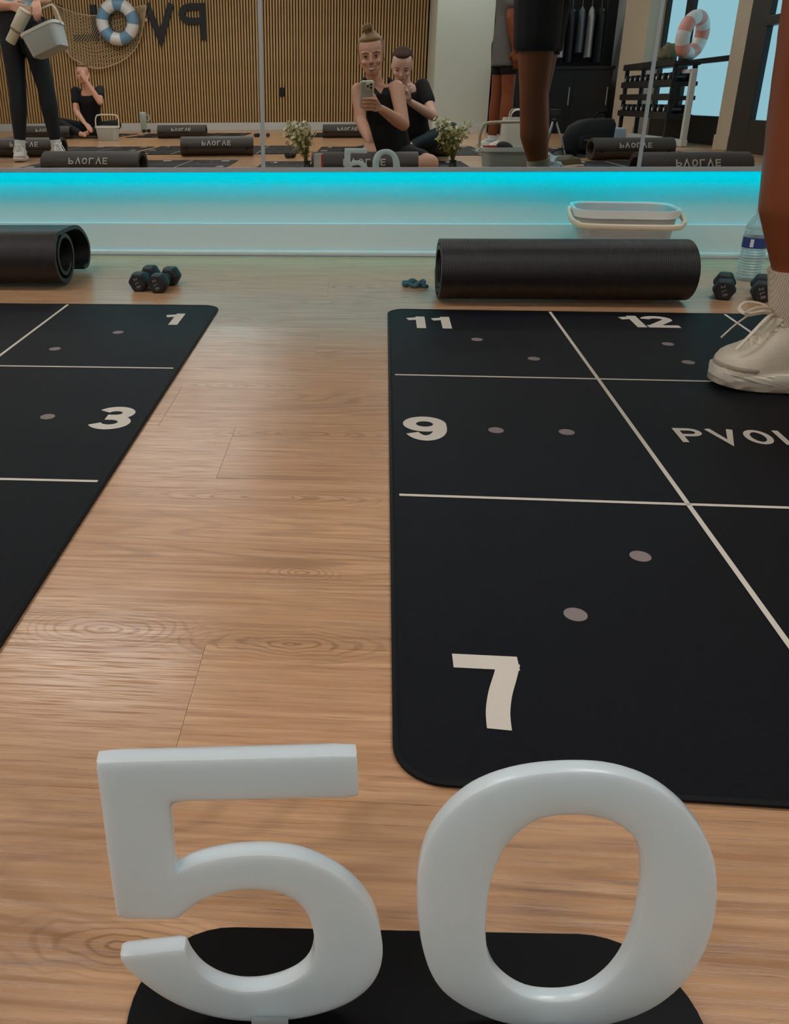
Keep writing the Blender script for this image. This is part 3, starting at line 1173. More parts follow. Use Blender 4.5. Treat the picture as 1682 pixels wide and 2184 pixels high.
# outline given on the face towards the camera; the sheet runs away from it
prism(b, spline_outline(FIVE, {0, 2, 3, 5, 7, 33, 35, 57, 60}, 4), -TH5, 0.0, up, bevel=0.0016, seg=3)
d5 = obj('digit', b, MT['acrylic'], stand)
d5.matrix_local = stand_inv @ Matrix.Translation((-0.041, 0.295, 0.006)) @ Matrix.Rotation(R_(6), 4, 'Z')
d5['label'] = 'white digit 5'
b = new()
cz = Vector((-0.009, 0.092))
N0 = 120
oo, ii = resample(ZERO_OUT, N0, cz), resample(ZERO_IN, N0, cz)
bv = 0.0016


def loop_at(pts, z, off):
    c = cz
    r = []
    for p in pts:
        d = (p - c).normalized()
        q = p + d * off
        r.append(b.verts.new(up @ Vector((q.x, q.y, z))))
    return r


loops = [loop_at(oo, 0, -bv), loop_at(oo, -bv * 0.3, -bv * 0.3), loop_at(oo, -bv, 0), loop_at(oo, -TH5 + bv, 0), loop_at(oo, -TH5 + bv * 0.3, -bv * 0.3), loop_at(oo, -TH5, -bv),
         loop_at(ii, -TH5, bv), loop_at(ii, -TH5 + bv * 0.3, bv * 0.3), loop_at(ii, -TH5 + bv, 0), loop_at(ii, -bv, 0), loop_at(ii, -bv * 0.3, bv * 0.3), loop_at(ii, 0, bv)]
ring_bridge(b, loops, loop=True)
d0 = obj('digit', b, MT['acrylic'], stand)
d0.matrix_local = stand_inv @ Matrix.Translation((0.116, 0.301, 0.006)) @ Matrix.Rotation(R_(2.5), 4, 'Z')
d0['label'] = 'white digit 0'
for wx, wy in ((-0.042, 0.292), (0.112, 0.298)):
    p = stand_inv @ Vector((wx, wy, 0))
    b = new()
    box(b, (p.x, p.y - 0.002, 0.009), (0.020, 0.006, 0.010), bevel=0.001)
    obj('clear_foot', b, MT['clear'], stand)

# ------------------------------------------------------------------ dumbbells
def make_dumbbell(label, loc, rotz, spin=0.0, text='2 LB'):
    t = thing('dumbbell', label, 'dumbbell', loc, rotz, 'black hex dumbbells on the floor')
    rx = Matrix.Rotation(-math.pi / 2, 4, 'X')
    b = new()
    lathe(b, [(0.0130, -0.042), (0.0118, -0.022), (0.0128, 0.0), (0.0118, 0.022), (0.0130, 0.042)], 20, (0, 0, 0.0230), rx)
    obj('handle', b, MT['neoprene'], t)
    hr = 0.0265
    for s in (-1, 1):
        b = new()
        secs = [(0.72, 0.020), (1.0, 0.030), (1.0, 0.056), (0.80, 0.064)]
        rings = []
        for f, y in secs:
            rings.append([b.verts.new((hr * f * math.cos(R_(60 * k)), s * y, 0.0230 + hr * f * math.sin(R_(60 * k)))) for k in range(6)])
        ring_bridge(b, rings, True, True, True)
        bmesh.ops.bevel(b, geom=b.edges[:], offset=0.0018, segments=2, affect='EDGES')
        hd = obj('head', b, MT['neoprene'], t)
        b = new()
        c, sn_ = math.cos(spin), math.sin(spin)
        word(b, text, 0.0105, lambda px, py, pz, s=s: Vector(((px * c - py * sn_) * (-s), s * 0.0644, 0.0230 + px * sn_ + py * c)), s=0.2, w=0.62, gap=0.2)
        obj('weight_mark', b, MT['grey_print'], hd, False)
    return t


def dup(src, loc, rz, label):
    c = copy_tree(src)
    c.location = loc
    c.rotation_euler = (0, 0, rz)
    c['label'] = label
    return c


d_1 = make_dumbbell('black hex dumbbell of the crossed pair, nearer the spiral roll', (-0.563, 2.138, 0), R_(-5), spin=R_(-70))
d_2 = dup(d_1, (-0.508, 2.122, 0), R_(-8), 'black hex dumbbell of the crossed pair, nearer the bare floor')
d_3 = dup(d_1, (0.872, 2.100, 0), R_(-21), 'black hex dumbbell standing apart between roll and water bottle')
d_4 = dup(d_1, (0.952, 2.080, 0), R_(-22), 'black hex dumbbell half hidden by the white sock')

# small twisted cloth hair tie
b = new()
pts = []
for k in range(36):
    a = 2 * math.pi * k / 36
    pts.append((0.024 * math.cos(a) * (1 + 0.1 * math.sin(3 * a)), 0.020 * math.sin(a), 0.0075 + 0.0025 * math.sin(5 * a)))
tube(b, pts, [0.0062 + 0.0018 * math.sin(7 * k) for k in range(36)], 8, closed=True)
tube(b, [(0.018, -0.014, 0.006), (0.030, -0.020, 0.005), (0.036, -0.018, 0.004)], [0.005, 0.006, 0.003], 7)
t = obj('hair_tie', b, MT['band'], None, True, (0.128, 2.168, 0))
tag(t, 'small teal and black twisted hair tie lying on the floor', 'hair tie')


# ------------------------------------------------------------------ bins with a swinging handle
def make_bin(label, loc, rotz, swing, w=0.27, d=0.20, h=0.165, group=None):
    t = thing('handled_bin', label, 'bin', loc, rotz, group)
    b = new()
    rings = []
    for f, z in ((0.80, 0.0), (0.83, 0.004), (0.97, h - 0.004), (0.945, h - 0.004), (0.81, 0.006)):
        rings.append([b.verts.new((x, y, z)) for x, y in rrect(w * f, d * f, 0.055 * f, 7)])
    ring_bridge(b, rings, True, True, True)
    obj('bin_body', b, MT['bin'], t)
    b = new()
    rings = []
    for f, z in ((0.975, h - 0.022), (1.01, h - 0.020), (1.02, h), (0.965, h), (0.955, h - 0.006)):
        rings.append([b.verts.new((x, y, z)) for x, y in rrect(w * f, d * f, 0.058 * f, 7)])
    ring_bridge(b, rings, True)
    obj('rim', b, MT['bin_rim'], t)
    b = new()
    hw, hh = w / 2 + 0.009, 0.135
    prof = [(-hw, 0.0), (-hw, hh * 0.55), (-hw + 0.012, hh * 0.82), (-hw + 0.045, hh), (hw - 0.045, hh), (hw - 0.012, hh * 0.82), (hw, hh * 0.55), (hw, 0.0)]
    ca, sa = math.cos(swing), math.sin(swing)
    pts = smooth_line([(x, -sa * z, h - 0.012 + ca * z) for x, z in prof], 5)
    tube(b, pts, 0.0085, 8, flat=(0.95, 0.75))
    obj('handle', b, MT['bin_handle'], t)
    for s in (-1, 1):
        b = new()
        lathe(b, [(0.010, -0.004), (0.012, 0.0), (0.010, 0.005)], 12, (s * (w / 2 + 0.008), 0, h - 0.012), Matrix.Rotation(math.pi / 2, 4, 'Y'))
        obj('hinge', b, MT['bin_rim'], t)
    return t


bin_front = make_bin('pale grey bin with lowered cream handle behind the black roll', (0.704, 2.435, 0), R_(-6), R_(100))
bin_mirror = make_bin('pale bin with raised handle at the feet of the sitting person', (-3.13, -5.60, 0), 0.05, R_(2), group=None)
bin_side = make_bin('pale bin with raised handle and red card, next to the flowers', (0.76, 0.27, 0), 0.05, R_(-12), w=0.30, d=0.20, h=0.20)

# ------------------------------------------------------------------ water bottle
t = thing('water_bottle', 'clear ribbed water bottle with blue label, behind the dumbbells', 'bottle', (1.000, 2.275, 0))
b = new()
prof = [(0.026, 0.0), (0.0315, 0.005), (0.032, 0.010)]
z = 0.014
while z < 0.088:
    prof += [(0.0325, z), (0.0298, z + 0.0035)]
    z += 0.0075
prof += [(0.0322, 0.090), (0.0322, 0.120)]
z = 0.124
while z < 0.140:
    prof += [(0.0320, z), (0.0302, z + 0.003)]
    z += 0.006
prof += [(0.031, 0.144), (0.026, 0.158), (0.017, 0.172), (0.0115, 0.180), (0.0115, 0.186)]
lathe(b, prof, 28)
obj('bottle_shell', b, MT['bottle_clear'], t)
b = new()
lathe(b, [(0.0328, 0.0915), (0.0328, 0.119)], 28, cap0=False, cap1=False)
lab = obj('label', b, MT['label'], t)
b = new()
for a0 in (-2.35, 0.2):
    for k in range(5):
        a, a2 = a0 + k * 0.055, a0 + (k + 1) * 0.055
        f = [Vector((0.0331 * math.cos(q), 0.0331 * math.sin(q), zz)) for q, zz in ((a, 0.095), (a2, 0.095), (a2, 0.116), (a, 0.116))]
        b.faces.new([b.verts.new(p) for p in f])
obj('label_stripe', b, MT['label_white'], lab)
b = new()
lathe(b, [(0.0135, 0.184), (0.0138, 0.186), (0.0138, 0.197), (0.0120, 0.199)], 20)
obj('cap', b, MT['label_white'], t)
t.scale = (0.93, 0.93, 0.93)

# ------------------------------------------------------------------ figures


def blob(name, prims, m, parent=None, voxel=0.006, smooth=4, cut=None, ratio=None, drop=None, slits=()):
    """one continuous skin over overlapping limbs, ellipsoids and lofts"""
    bm = new()
    for p in prims:
        k = p[0]
        if k == 'c':
            capsule(bm, p[1], p[2], p[3], p[4], 14)
        elif k == 'e':
            ellipsoid(bm, p[1], p[2], p[3] if len(p) > 3 else None)
        elif k == 'l':
            loft(bm, p[1], 24, p[2] if len(p) > 2 else 2.2)
    bmesh.ops.recalc_face_normals(bm, faces=bm.faces[:])
    me = bpy.data.meshes.new(name + '_raw')
    bm.to_mesh(me)
    bm.free()
    tmp = link('tmp', me)
    r = tmp.modifiers.new('r', 'REMESH')
    r.mode = 'VOXEL'
    r.voxel_size = voxel
    r.use_smooth_shade = True
    if smooth:
        s = tmp.modifiers.new('s', 'SMOOTH')
        s.factor = 0.5
        s.iterations = smooth
    if ratio:
        d = tmp.modifiers.new('d', 'DECIMATE')
        d.ratio = ratio
    dg = bpy.context.evaluated_depsgraph_get()
    me2 = bpy.data.meshes.new_from_object(tmp.evaluated_get(dg))
    bpy.data.objects.remove(tmp)
    bpy.data.meshes.remove(me)
    me2.name = name
    if cut is not None:
        bm = new()
        bm.from_mesh(me2)
        for co, no in cut:
            bmesh.ops.bisect_plane(bm, geom=bm.verts[:] + bm.edges[:] + bm.faces[:], plane_co=co, plane_no=no, clear_outer=True)
        bm.to_mesh(me2)
        bm.free()
    if drop is not None:
        bm = new()
        bm.from_mesh(me2)
        for co, no in slits:
            bmesh.ops.bisect_plane(bm, geom=bm.verts[:] + bm.edges[:] + bm.faces[:], plane_co=co, plane_no=no)
        bmesh.ops.delete(bm, geom=[f for f in bm.faces if drop(f.calc_center_median())], context='FACES')
        bm.to_mesh(me2)
        bm.free()
    me2.materials.clear()
    me2.materials.append(m)
    for p in me2.polygons:
        p.use_smooth = True
    return link(name, me2, parent)


def frame(c, fwd, upv):
    f = Vector(fwd).normalized()
    u = Vector(upv)
    u = (u - f * u.dot(f)).normalized()
    r = f.cross(u)
    return Vector(c), r, f, u


def head_prims(fr, s=1.0):
    c, r, f, u = fr
    P = lambda x, y, z: c + (r * x * 1.07 + f * y + u * z * 0.955) * s
    rot = Matrix((r, f, u)).transposed()
    E = lambda x, y, z, a, b_, d: ('e', P(x, y, z), (a * s, b_ * s, d * s), rot)
    # lofted skull and face, chin upwards: (height, half width, back, front)
    rows = [(-0.112, 0.014, 0.030, 0.066), (-0.104, 0.028, 0.008, 0.082), (-0.088, 0.041, -0.030, 0.087), (-0.066, 0.052, -0.055, 0.086), (-0.040, 0.0605, -0.075, 0.084), (-0.012, 0.0660, -0.092, 0.083),
            (0.015, 0.0695, -0.101, 0.084), (0.045, 0.0710, -0.103, 0.085), (0.072, 0.0665, -0.095, 0.075), (0.095, 0.052, -0.074, 0.053), (0.110, 0.028, -0.045, 0.022), (0.114, 0.008, -0.022, -0.004)]
    pr = [('l', [(P(0, (yb + yf) / 2, z), r * (w * 1.07 * s), f * ((yf - yb) / 2 * s)) for z, w, yb, yf in rows], 2.15)]
    pr += [('c', P(0, 0.083, 0.012), P(0, 0.102, -0.028), 0.0065 * s, 0.0100 * s), E(0.0115, 0.090, -0.034, 0.0075, 0.010, 0.0065), E(-0.0115, 0.090, -0.034, 0.0075, 0.010, 0.0065),
           E(0, 0.078, -0.064, 0.026, 0.012, 0.016)]
    for q in (-1, 1):
        pr += [E(q * 0.036, 0.064, -0.032, 0.021, 0.019, 0.016), ('c', P(q * 0.014, 0.080, 0.022), P(q * 0.046, 0.066, 0.022), 0.0085 * s, 0.008 * s),
               E(q * 0.0695, -0.010, -0.012, 0.009, 0.018, 0.030)]
    return pr


def face_parts(fr, body, s=1.0, smile=False, lids=False, brow='brow'):
    c, r, f, u = fr
    P = lambda x, y, z: c + (r * x * 1.07 + f * y + u * z * 0.955) * s
    rot = Matrix((r, f, u)).transposed()
    for q in (-1, 1):
        b = new()
        ellipsoid(b, P(q * 0.031, 0.0785, 0.000), (0.0130 * s, 0.0075 * s, (0.0024 if lids else 0.0050) * s), rot)
        e = obj('eye', b, MT['eye_white'] if not lids else MT['eye'], body)
        if not lids:
            b = new()
            ellipsoid(b, P(q * 0.031, 0.0835, 0.0005), (0.0056 * s, 0.0035 * s, 0.0050 * s), rot)
            obj('iris', b, MT['eye'], e)
            b = new()
            tube(b, smooth_line([P(q * 0.018, 0.0835, 0.0015), P(q * 0.031, 0.0860, 0.0060), P(q * 0.045, 0.0780, 0.0015)], 4), 0.0016 * s, 6)
            obj('lash_line', b, MT['eye'], e)
        b = new()
        tube(b, smooth_line([P(q * 0.015, 0.0875, 0.0200), P(q * 0.030, 0.0835, 0.0255), P(q * 0.048, 0.0720, 0.0205)], 4), [0.0022 * s] * 6 + [0.0018 * s, 0.0014 * s, 0.0008 * s], 6)
        obj('eyebrow', b, MT[brow], body)
    w = 0.030 if smile else 0.021
    lift = 0.011 if smile else 0.0
    b = new()
    tube(b, smooth_line([P(-w, 0.079, -0.062 + lift), P(-w * 0.5, 0.0885, -0.0625 + lift * 0.2), P(0, 0.0915, -0.0615), P(w * 0.5, 0.0885, -0.0625 + lift * 0.2), P(w, 0.079, -0.062 + lift)], 4), [0.0012 * s] + [0.0026 * s] * 15 + [0.0012 * s], 6)
    tube(b, smooth_line([P(-w * 0.95, 0.079, -0.063 + lift), P(-w * 0.5, 0.0875, -0.0735 + lift * 0.2), P(0, 0.0905, -0.0765), P(w * 0.5, 0.0875, -0.0735 + lift * 0.2), P(w * 0.95, 0.079, -0.063 + lift)], 4), [0.0012 * s] + [0.0032 * s] * 15 + [0.0012 * s], 6)
    obj('lips', b, MT['lip'], body)
    if smile:
        b = new()
        tube(b, smooth_line([P(-w * 0.82, 0.0815, -0.0615 + lift * 0.75), P(-w * 0.4, 0.0895, -0.0675), P(0, 0.0915, -0.0690), P(w * 0.4, 0.0895, -0.0675), P(w * 0.82, 0.0815, -0.0615 + lift * 0.75)], 5), [0.0012 * s] + [0.0050 * s] * 19 + [0.0012 * s], 8, flat=(1.0, 0.5))
        obj('teeth', b, MT['teeth'], body)


def hand_prims(wr, d, nrm, side, curl=0.5, s=1.0, spread=0.12, thumb=0.8):
    """wr wrist, d direction of the fingers, nrm direction the palm faces, side +1/-1 which edge the thumb leaves from"""
    d = Vector(d).normalized()
    nrm = Vector(nrm)
    nrm = (nrm - d * nrm.dot(d)).normalized()
    e = d.cross(nrm) * side
    wr = Vector(wr)
    pr = []
    for k in range(4):
        off = (0.026 - 0.0173 * k) * s
        base = wr + d * (0.082 - 0.004 * abs(k - 1)) * s + e * off
        pr.append(('c', wr + d * 0.012 * s + e * off * 0.55, base, 0.0125 * s, 0.0100 * s))
        L = (0.040, 0.045, 0.042, 0.033)[k] * s
        a = curl * 0.7
        dirv = (d + e * spread * (1.5 - k) * 0.5).normalized()
        p = base
        for j, f in enumerate((1.0, 0.66, 0.5)):
            q = p + (dirv * math.cos(a) + nrm * math.sin(a)) * L * f
            pr.append(('c', p, q, (0.0088 - 0.0009 * j) * s, (0.0080 - 0.0009 * j) * s))
            p = q
            a += curl * 1.0
    t0 = wr + d * 0.022 * s + e * 0.022 * s
    t1 = t0 + (d * 0.6 + e * 0.8 * thumb + nrm * 0.35).normalized() * 0.036 * s
    t2 = t1 + (d * 0.85 + e * 0.25 * thumb + nrm * 0.5).normalized() * 0.030 * s
    t3 = t2 + (d * 0.95 + nrm * 0.45).normalized() * 0.024 * s
    pr += [('c', t0, t1, 0.0125 * s, 0.0100 * s), ('c', t1, t2, 0.0100 * s, 0.0088 * s), ('c', t2, t3, 0.0088 * s, 0.0074 * s)]
    return pr


V = Vector


def limb(a, b_, c, ra, rb, rc, bulge=0.0, ofs=0.0):
    """upper and lower segment with a small muscle bulge on the lower one"""
    a, b_, c = V(a), V(b_), V(c)
    pr = [('c', a, b_, ra + ofs, rb + ofs)]
    if bulge:
        m = b_.lerp(c, 0.3)
        pr += [('c', b_, m, rb + ofs, rb * bulge + ofs), ('c', m, c, rb * bulge + ofs, rc + ofs)]
    else:
        pr += [('c', b_, c, rb + ofs, rc + ofs)]
    return pr


# --- shoes -----------------------------------------------------------------


def shoe_mats(kind):
    return (MT['shoe'], MT['sole'], MT['shoe_grey'], MT['lace']) if kind == 'cream' else (MT['shoe_white'], MT['ring_white'], MT['shoe_grey'], MT['ring_white'])


def make_shoe(mtx, parent, kind='cream', side=1):
    """running shoe, toe at +x from the heel; mtx puts heel-ground point in the world"""
    up_m, sole_m, ov_m, lace_m = shoe_mats(kind)
    L = 0.275
    secs = [(-0.004, 0.020, 0.070, 0.035), (0.010, 0.033, 0.090, 0.036), (0.045, 0.038, 0.104, 0.036), (0.085, 0.040, 0.112, 0.034), (0.130, 0.041, 0.116, 0.032), (0.162, 0.042, 0.115, 0.030),
            (0.184, 0.0435, 0.106, 0.029), (0.202, 0.0445, 0.092, 0.028), (0.218, 0.0455, 0.077, 0.027), (0.234, 0.0460, 0.069, 0.027), (0.250, 0.0430, 0.064, 0.027), (0.262, 0.037, 0.059, 0.027), (0.271, 0.028, 0.052, 0.028), (0.278, 0.012, 0.042, 0.030)]
    b = new()
    n = 26
    rings = []
    for x, hw, zt, zb in secs:
        ring = []
        for k in range(n):
            a = math.pi * k / (n - 1)
            ca, sa = math.cos(a), math.sin(a)
            e = 0.62
            y = hw * math.copysign(abs(ca) ** e, ca) * (1 + 0.05 * sa)
            ring.append(b.verts.new(mtx @ V((x, y, zb + (zt - zb) * abs(sa) ** 0.85))))
        rings.append(ring)
    for ra, rb in zip(rings, rings[1:]):
        for k in range(n - 1):
            b.faces.new((ra[k], ra[k + 1], rb[k + 1], rb[k]))
    for rg in (rings[0][::-1], rings[-1]):
        b.faces.new(rg)
    root = obj('shoe', b, up_m, parent)
    # wavy two-layer foam sole
    for nm, za, zb_, grow, mm_ in (('midsole', 0.010, 0.031, 1.0, sole_m), ('outsole', 0.0, 0.012, 0.95, ov_m)):
        b = new()
        rings = []
        xs_ = [-0.010 + 0.295 * (0.5 - 0.5 * math.cos(math.pi * k / 30)) for k in range(31)]
        for i, x in enumerate(xs_):
            t = (x + 0.010) / 0.295
            hw = 0.047 * (1 - (2 * t - 1) ** 6) ** 0.5 * (0.80 + 0.22 * math.sin(math.pi * min(1, t * 1.15)) + 0.05 * t) * grow + 0.004
            rise = 0.009 * max(0.0, (t - 0.72) / 0.28) ** 2 + 0.006 * max(0.0, (0.15 - t) / 0.15) ** 2
            w = 0.0022 * math.sin(i * 1.7)
            z0, z1 = za + rise, zb_ + rise * 0.6 + 0.004 * (1 - t)
            ring = []
            for yy, zz in ((-hw * 0.93, z0), (-hw * 1.0 - w, (z0 + z1) / 2 - 0.004), (-hw * 0.99 + w, (z0 + z1) / 2 + 0.004), (-hw * 0.95, z1), (hw * 0.95, z1), (hw * 0.99 - w, (z0 + z1) / 2 + 0.004), (hw * 1.0 + w, (z0 + z1) / 2 - 0.004), (hw * 0.93, z0)):
                ring.append(b.verts.new(mtx @ V((x, yy, zz))))
            rings.append(ring)
        ring_bridge(b, rings, True, True, True)
        obj(nm, b, mm_, root)
    # flowing foam ridges along the side of the sole
    b = new()
    for sgn in (-1, 1):
        for k, (xa, xb, z0, z1) in enumerate(((0.02, 0.16, 0.014, 0.032), (0.06, 0.20, 0.011, 0.029), (0.11, 0.25, 0.011, 0.027), (0.16, 0.272, 0.014, 0.029))):
            pts = [(xa + (xb - xa) * t, sgn * (0.0475 - 0.020 * max(0, (xa + (xb - xa) * t - 0.2) / 0.08) ** 2 - 0.012 * max(0, (0.06 - xa - (xb - xa) * t) / 0.06) ** 2), z0 + (z1 - z0) * (0.5 - 0.5 * math.cos(math.pi * t)) * (1 if k % 2 else 1.1)) for t in [q / 9 for q in range(10)]]
            tube(b, [mtx @ V(p) for p in pts], [0.001 + 0.0026 * math.sin(math.pi * q / 9) for q in range(10)], 6)
    obj('sole_ridge', b, sole_m, root)
    # toe guard and heel counter laid on the mesh
    b = new()
    tube(b, [mtx @ V(p) for p in smooth_line([(0.215, -0.0465, 0.037), (0.245, -0.0435, 0.038), (0.267, -0.030, 0.039), (0.2795, 0.0, 0.039), (0.267, 0.030, 0.039), (0.245, 0.0435, 0.038), (0.215, 0.0465, 0.037)], 6)], [0.001] + [0.0034] * 35 + [0.001], 10, flat=(1.3, 0.45))
    obj('toe_guard', b, ov_m, root)
    b = new()
    tube(b, [mtx @ V(p) for p in smooth_line([(0.060, -0.039, 0.060), (0.020, -0.036, 0.066), (-0.004, 0, 0.070), (0.020, 0.036, 0.066), (0.060, 0.039, 0.060)], 6)], 0.006, 10, flat=(1.4, 0.4))
    obj('heel_counter', b, ov_m, root)
    # tongue and collar
    b = new()
    tube(b, [mtx @ V(p) for p in [(0.208, 0, 0.084), (0.192, 0, 0.102), (0.178, 0, 0.120), (0.172, 0, 0.132)]], [0.014, 0.017, 0.019, 0.016], 12, flat=(0.35, 1.1))
    col_pts = [(0.120 + 0.054 * math.cos(a), 0.036 * math.sin(a), 0.114 + 0.006 * math.cos(a) + 0.004 * math.cos(2 * a)) for a in [2 * math.pi * q / 20 for q in range(20)]]
    tube(b, [mtx @ V(p) for p in col_pts], 0.0075, 8, closed=True)
    obj('collar', b, up_m, root)
    # laces: crossing rows, a bow of two loops and two loose ends
    b = new()
    top = lambda x: 0.112 - max(0, x - 0.180) * 0.92
    xs_ = [0.178, 0.190, 0.202, 0.214, 0.226]
    for x, x2 in zip(xs_, xs_[1:]):
        for sgn in (-1, 1):
            tube(b, [mtx @ V((x, sgn * 0.024, top(x) - 0.004)), mtx @ V(((x + x2) / 2, 0, top((x + x2) / 2) + 0.006)), mtx @ V((x2, -sgn * 0.024, top(x2) - 0.004))], 0.0026, 6, flat=(0.7, 1.3))
    k0_ = V((0.186, 0, 0.121))
    for sgn in (-1, 1):
        lp = [k0_, k0_ + V((0.020, sgn * 0.012, 0.014)), k0_ + V((0.048, sgn * 0.020, 0.016)), k0_ + V((0.062, sgn * 0.014, 0.006)), k0_ + V((0.050, sgn * 0.004, 0.000)), k0_ + V((0.022, sgn * 0.002, 0.004)), k0_]
        tube(b, [mtx @ p for p in smooth_line(lp, 5)], 0.0024, 6, flat=(0.7, 1.4))
        en = [k0_, k0_ + V((0.022, sgn * 0.020, 0.002)), k0_ + V((0.050, sgn * 0.032, -0.022)), k0_ + V((0.075, sgn * 0.036, -0.050))]
        tube(b, [mtx @ p for p in smooth_line(en, 5)], 0.0022, 6, flat=(0.7, 1.5))
    ellipsoid(b, mtx @ k0_, (0.007, 0.006, 0.005))
    obj('lace', b, lace_m, root)
    return root


def sock_mesh(name, pts, rs, m, parent):
    b = new()
    P = smooth_line(pts, 6)
    n = len(P)
    R2 = []
    for i in range(n):
        t = i / (n - 1) * (len(rs) - 1)
        k = min(int(t), len(rs) - 2)
        R2.append(rs[k] + (rs[k + 1] - rs[k]) * (t - k))
    tube(b, P, R2, 28)
    return obj(name, b, m, parent)


def heel_matrix(x, y, z, heading, pitch=0.0):
    return Matrix.Translation((x, y, z)) @ Matrix.Rotation(heading, 4, 'Z') @ Matrix.Rotation(-pitch, 4, 'Y')


# --- the standing figure whose leg is in front of the lens (faces -x) ---------
ank1, knee1, hip1 = V((0.720, 1.415, 0.095)), V((0.656, 1.415, 0.452)), V((0.652, 1.360, 0.86))
ank2, knee2, hip2 = V((0.772, 1.13, 0.095)), V((0.718, 1.13, 0.452)), V((0.715, 1.20, 0.86))
pel = V((0.70, 1.27, 0.90))
prims = []
for a, k, h in ((ank1, knee1, hip1), (ank2, knee2, hip2)):
    shin = k.lerp(a, 0.42)
    calf = shin + V((-0.008, 0, 0))
    prims += [('c', h, k.lerp(h, 0.45), 0.088, 0.076), ('c', k.lerp(h, 0.45), k, 0.074, 0.054), ('c', k, calf, 0.054, 0.057), ('c', calf, k.lerp(a, 0.72), 0.057, 0.040), ('c', k.lerp(a, 0.72), a, 0.040, 0.035),
              ('c', a, a + V((0.01, 0, -0.03)), 0.034, 0.028), ('c', a + V((0.01, 0, -0.035)), a + V((-0.06, 0, -0.052)), 0.022, 0.016)]
chest, neck, headc = V((0.70, 1.27, 1.22)), V((0.70, 1.27, 1.40)), V((0.675, 1.27, 1.55))
prims += [('l', [(pel + V((0, 0, -0.08)), (0.085, 0, 0), (0, 0.14, 0)), (pel + V((0, 0, 0.02)), (0.105, 0, 0), (0, 0.165, 0)), (pel + V((0, 0, 0.14)), (0.088, 0, 0), (0, 0.130, 0)),
                 (chest + V((0, 0, -0.04)), (0.10, 0, 0), (0, 0.150, 0)), (chest + V((0, 0, 0.08)), (0.10, 0, 0), (0, 0.165, 0)), (chest + V((0, 0, 0.15)), (0.065, 0, 0), (0, 0.09, 0))]),
          ('c', chest + V((0, 0, 0.12)), neck + V((0, 0, 0.06)), 0.055, 0.048)]
frR = frame(headc, (-1, 0, -0.1), (0, 0, 1))
prims += head_prims(frR)
for s in (-1, 1):
    sh, el, wr = V((0.705, 1.27 + s * 0.185, 1.31)), V((0.72, 1.27 + s * 0.225, 1.06)), V((0.58, 1.27 + s * 0.12, 1.20))
    prims += limb(sh, el, wr, 0.046, 0.036, 0.026, 1.05) + hand_prims(wr, (-0.5, -s, 0.2), (0.6, -s, 0), s, 0.4)
person_r = blob('person', prims, MT['skin_deep'], None, 0.0065, 5)
tag(person_r, 'person standing on the numbered mat, bare leg, cream sock and shoe', 'person')
sh_pr = []
for k, h in ((knee1, hip1), (knee2, hip2)):
    lo = k.lerp(h, 0.46)
    sh_pr += [('c', h, lo, 0.100, 0.090)]
sh_pr += [('l', [(pel + V((0, 0, -0.10)), (0.100, 0, 0), (0, 0.165, 0)), (pel + V((0, 0, 0.02)), (0.118, 0, 0), (0, 0.178, 0)), (pel + V((0, 0, 0.13)), (0.10, 0, 0), (0, 0.145, 0))])]
blob('shorts', sh_pr, MT['black_cloth'], person_r, 0.009, 4, cut=[((0, 0, 0.615), (0, 0, -1))])
for k, h in ((knee1, hip1), (knee2, hip2)):
    c = k.lerp(h, 0.42)
    b = new()
    lathe(b, [(0.078, -0.022), (0.080, 0.022)], 24, (c.x, c.y, 0.625), cap0=False, cap1=False)
    obj('shorts_hem', b, MT['black_cloth'], person_r)
blob('tank_top', [('l', [(pel + V((0, 0, 0.08)), (0.106, 0, 0), (0, 0.155, 0)), (chest + V((0, 0, -0.04)), (0.112, 0, 0), (0, 0.162, 0)), (chest + V((0, 0, 0.08)), (0.112, 0, 0), (0, 0.170, 0)), (chest + V((0, 0, 0.13)), (0.09, 0, 0), (0, 0.12, 0))])], MT['black_cloth'], person_r, 0.01, 4)
face_parts(frR, person_r)
c, r, f, u = frR
blob('hair', [('e', c - f * 0.03 + u * 0.05, (0.080, 0.086, 0.082)), ('e', c - f * 0.11 + u * 0.04, (0.045, 0.045, 0.05))], MT['hair_brown'], person_r, 0.008, 3)
for a, k in ((ank1, knee1), (ank2, knee2)):
    topz = k.lerp(a, 0.695)
    sock_mesh('sock', [topz, k.lerp(a, 0.85) + V((0, 0, 0)), a + V((0.004, 0, 0.005)), a + V((0.004, 0, -0.045))], [0.0475, 0.0445, 0.0430, 0.038], MT['sock'], person_r)
make_shoe(heel_matrix(0.836, 1.405, 0.0045, R_(178)) @ Matrix.Diagonal((0.86, 1, 1, 1)), person_r, 'cream')
make_shoe(heel_matrix(0.892, 1.13, 0.0045, R_(178)) @ Matrix.Diagonal((0.86, 1, 1, 1)), person_r, 'cream')

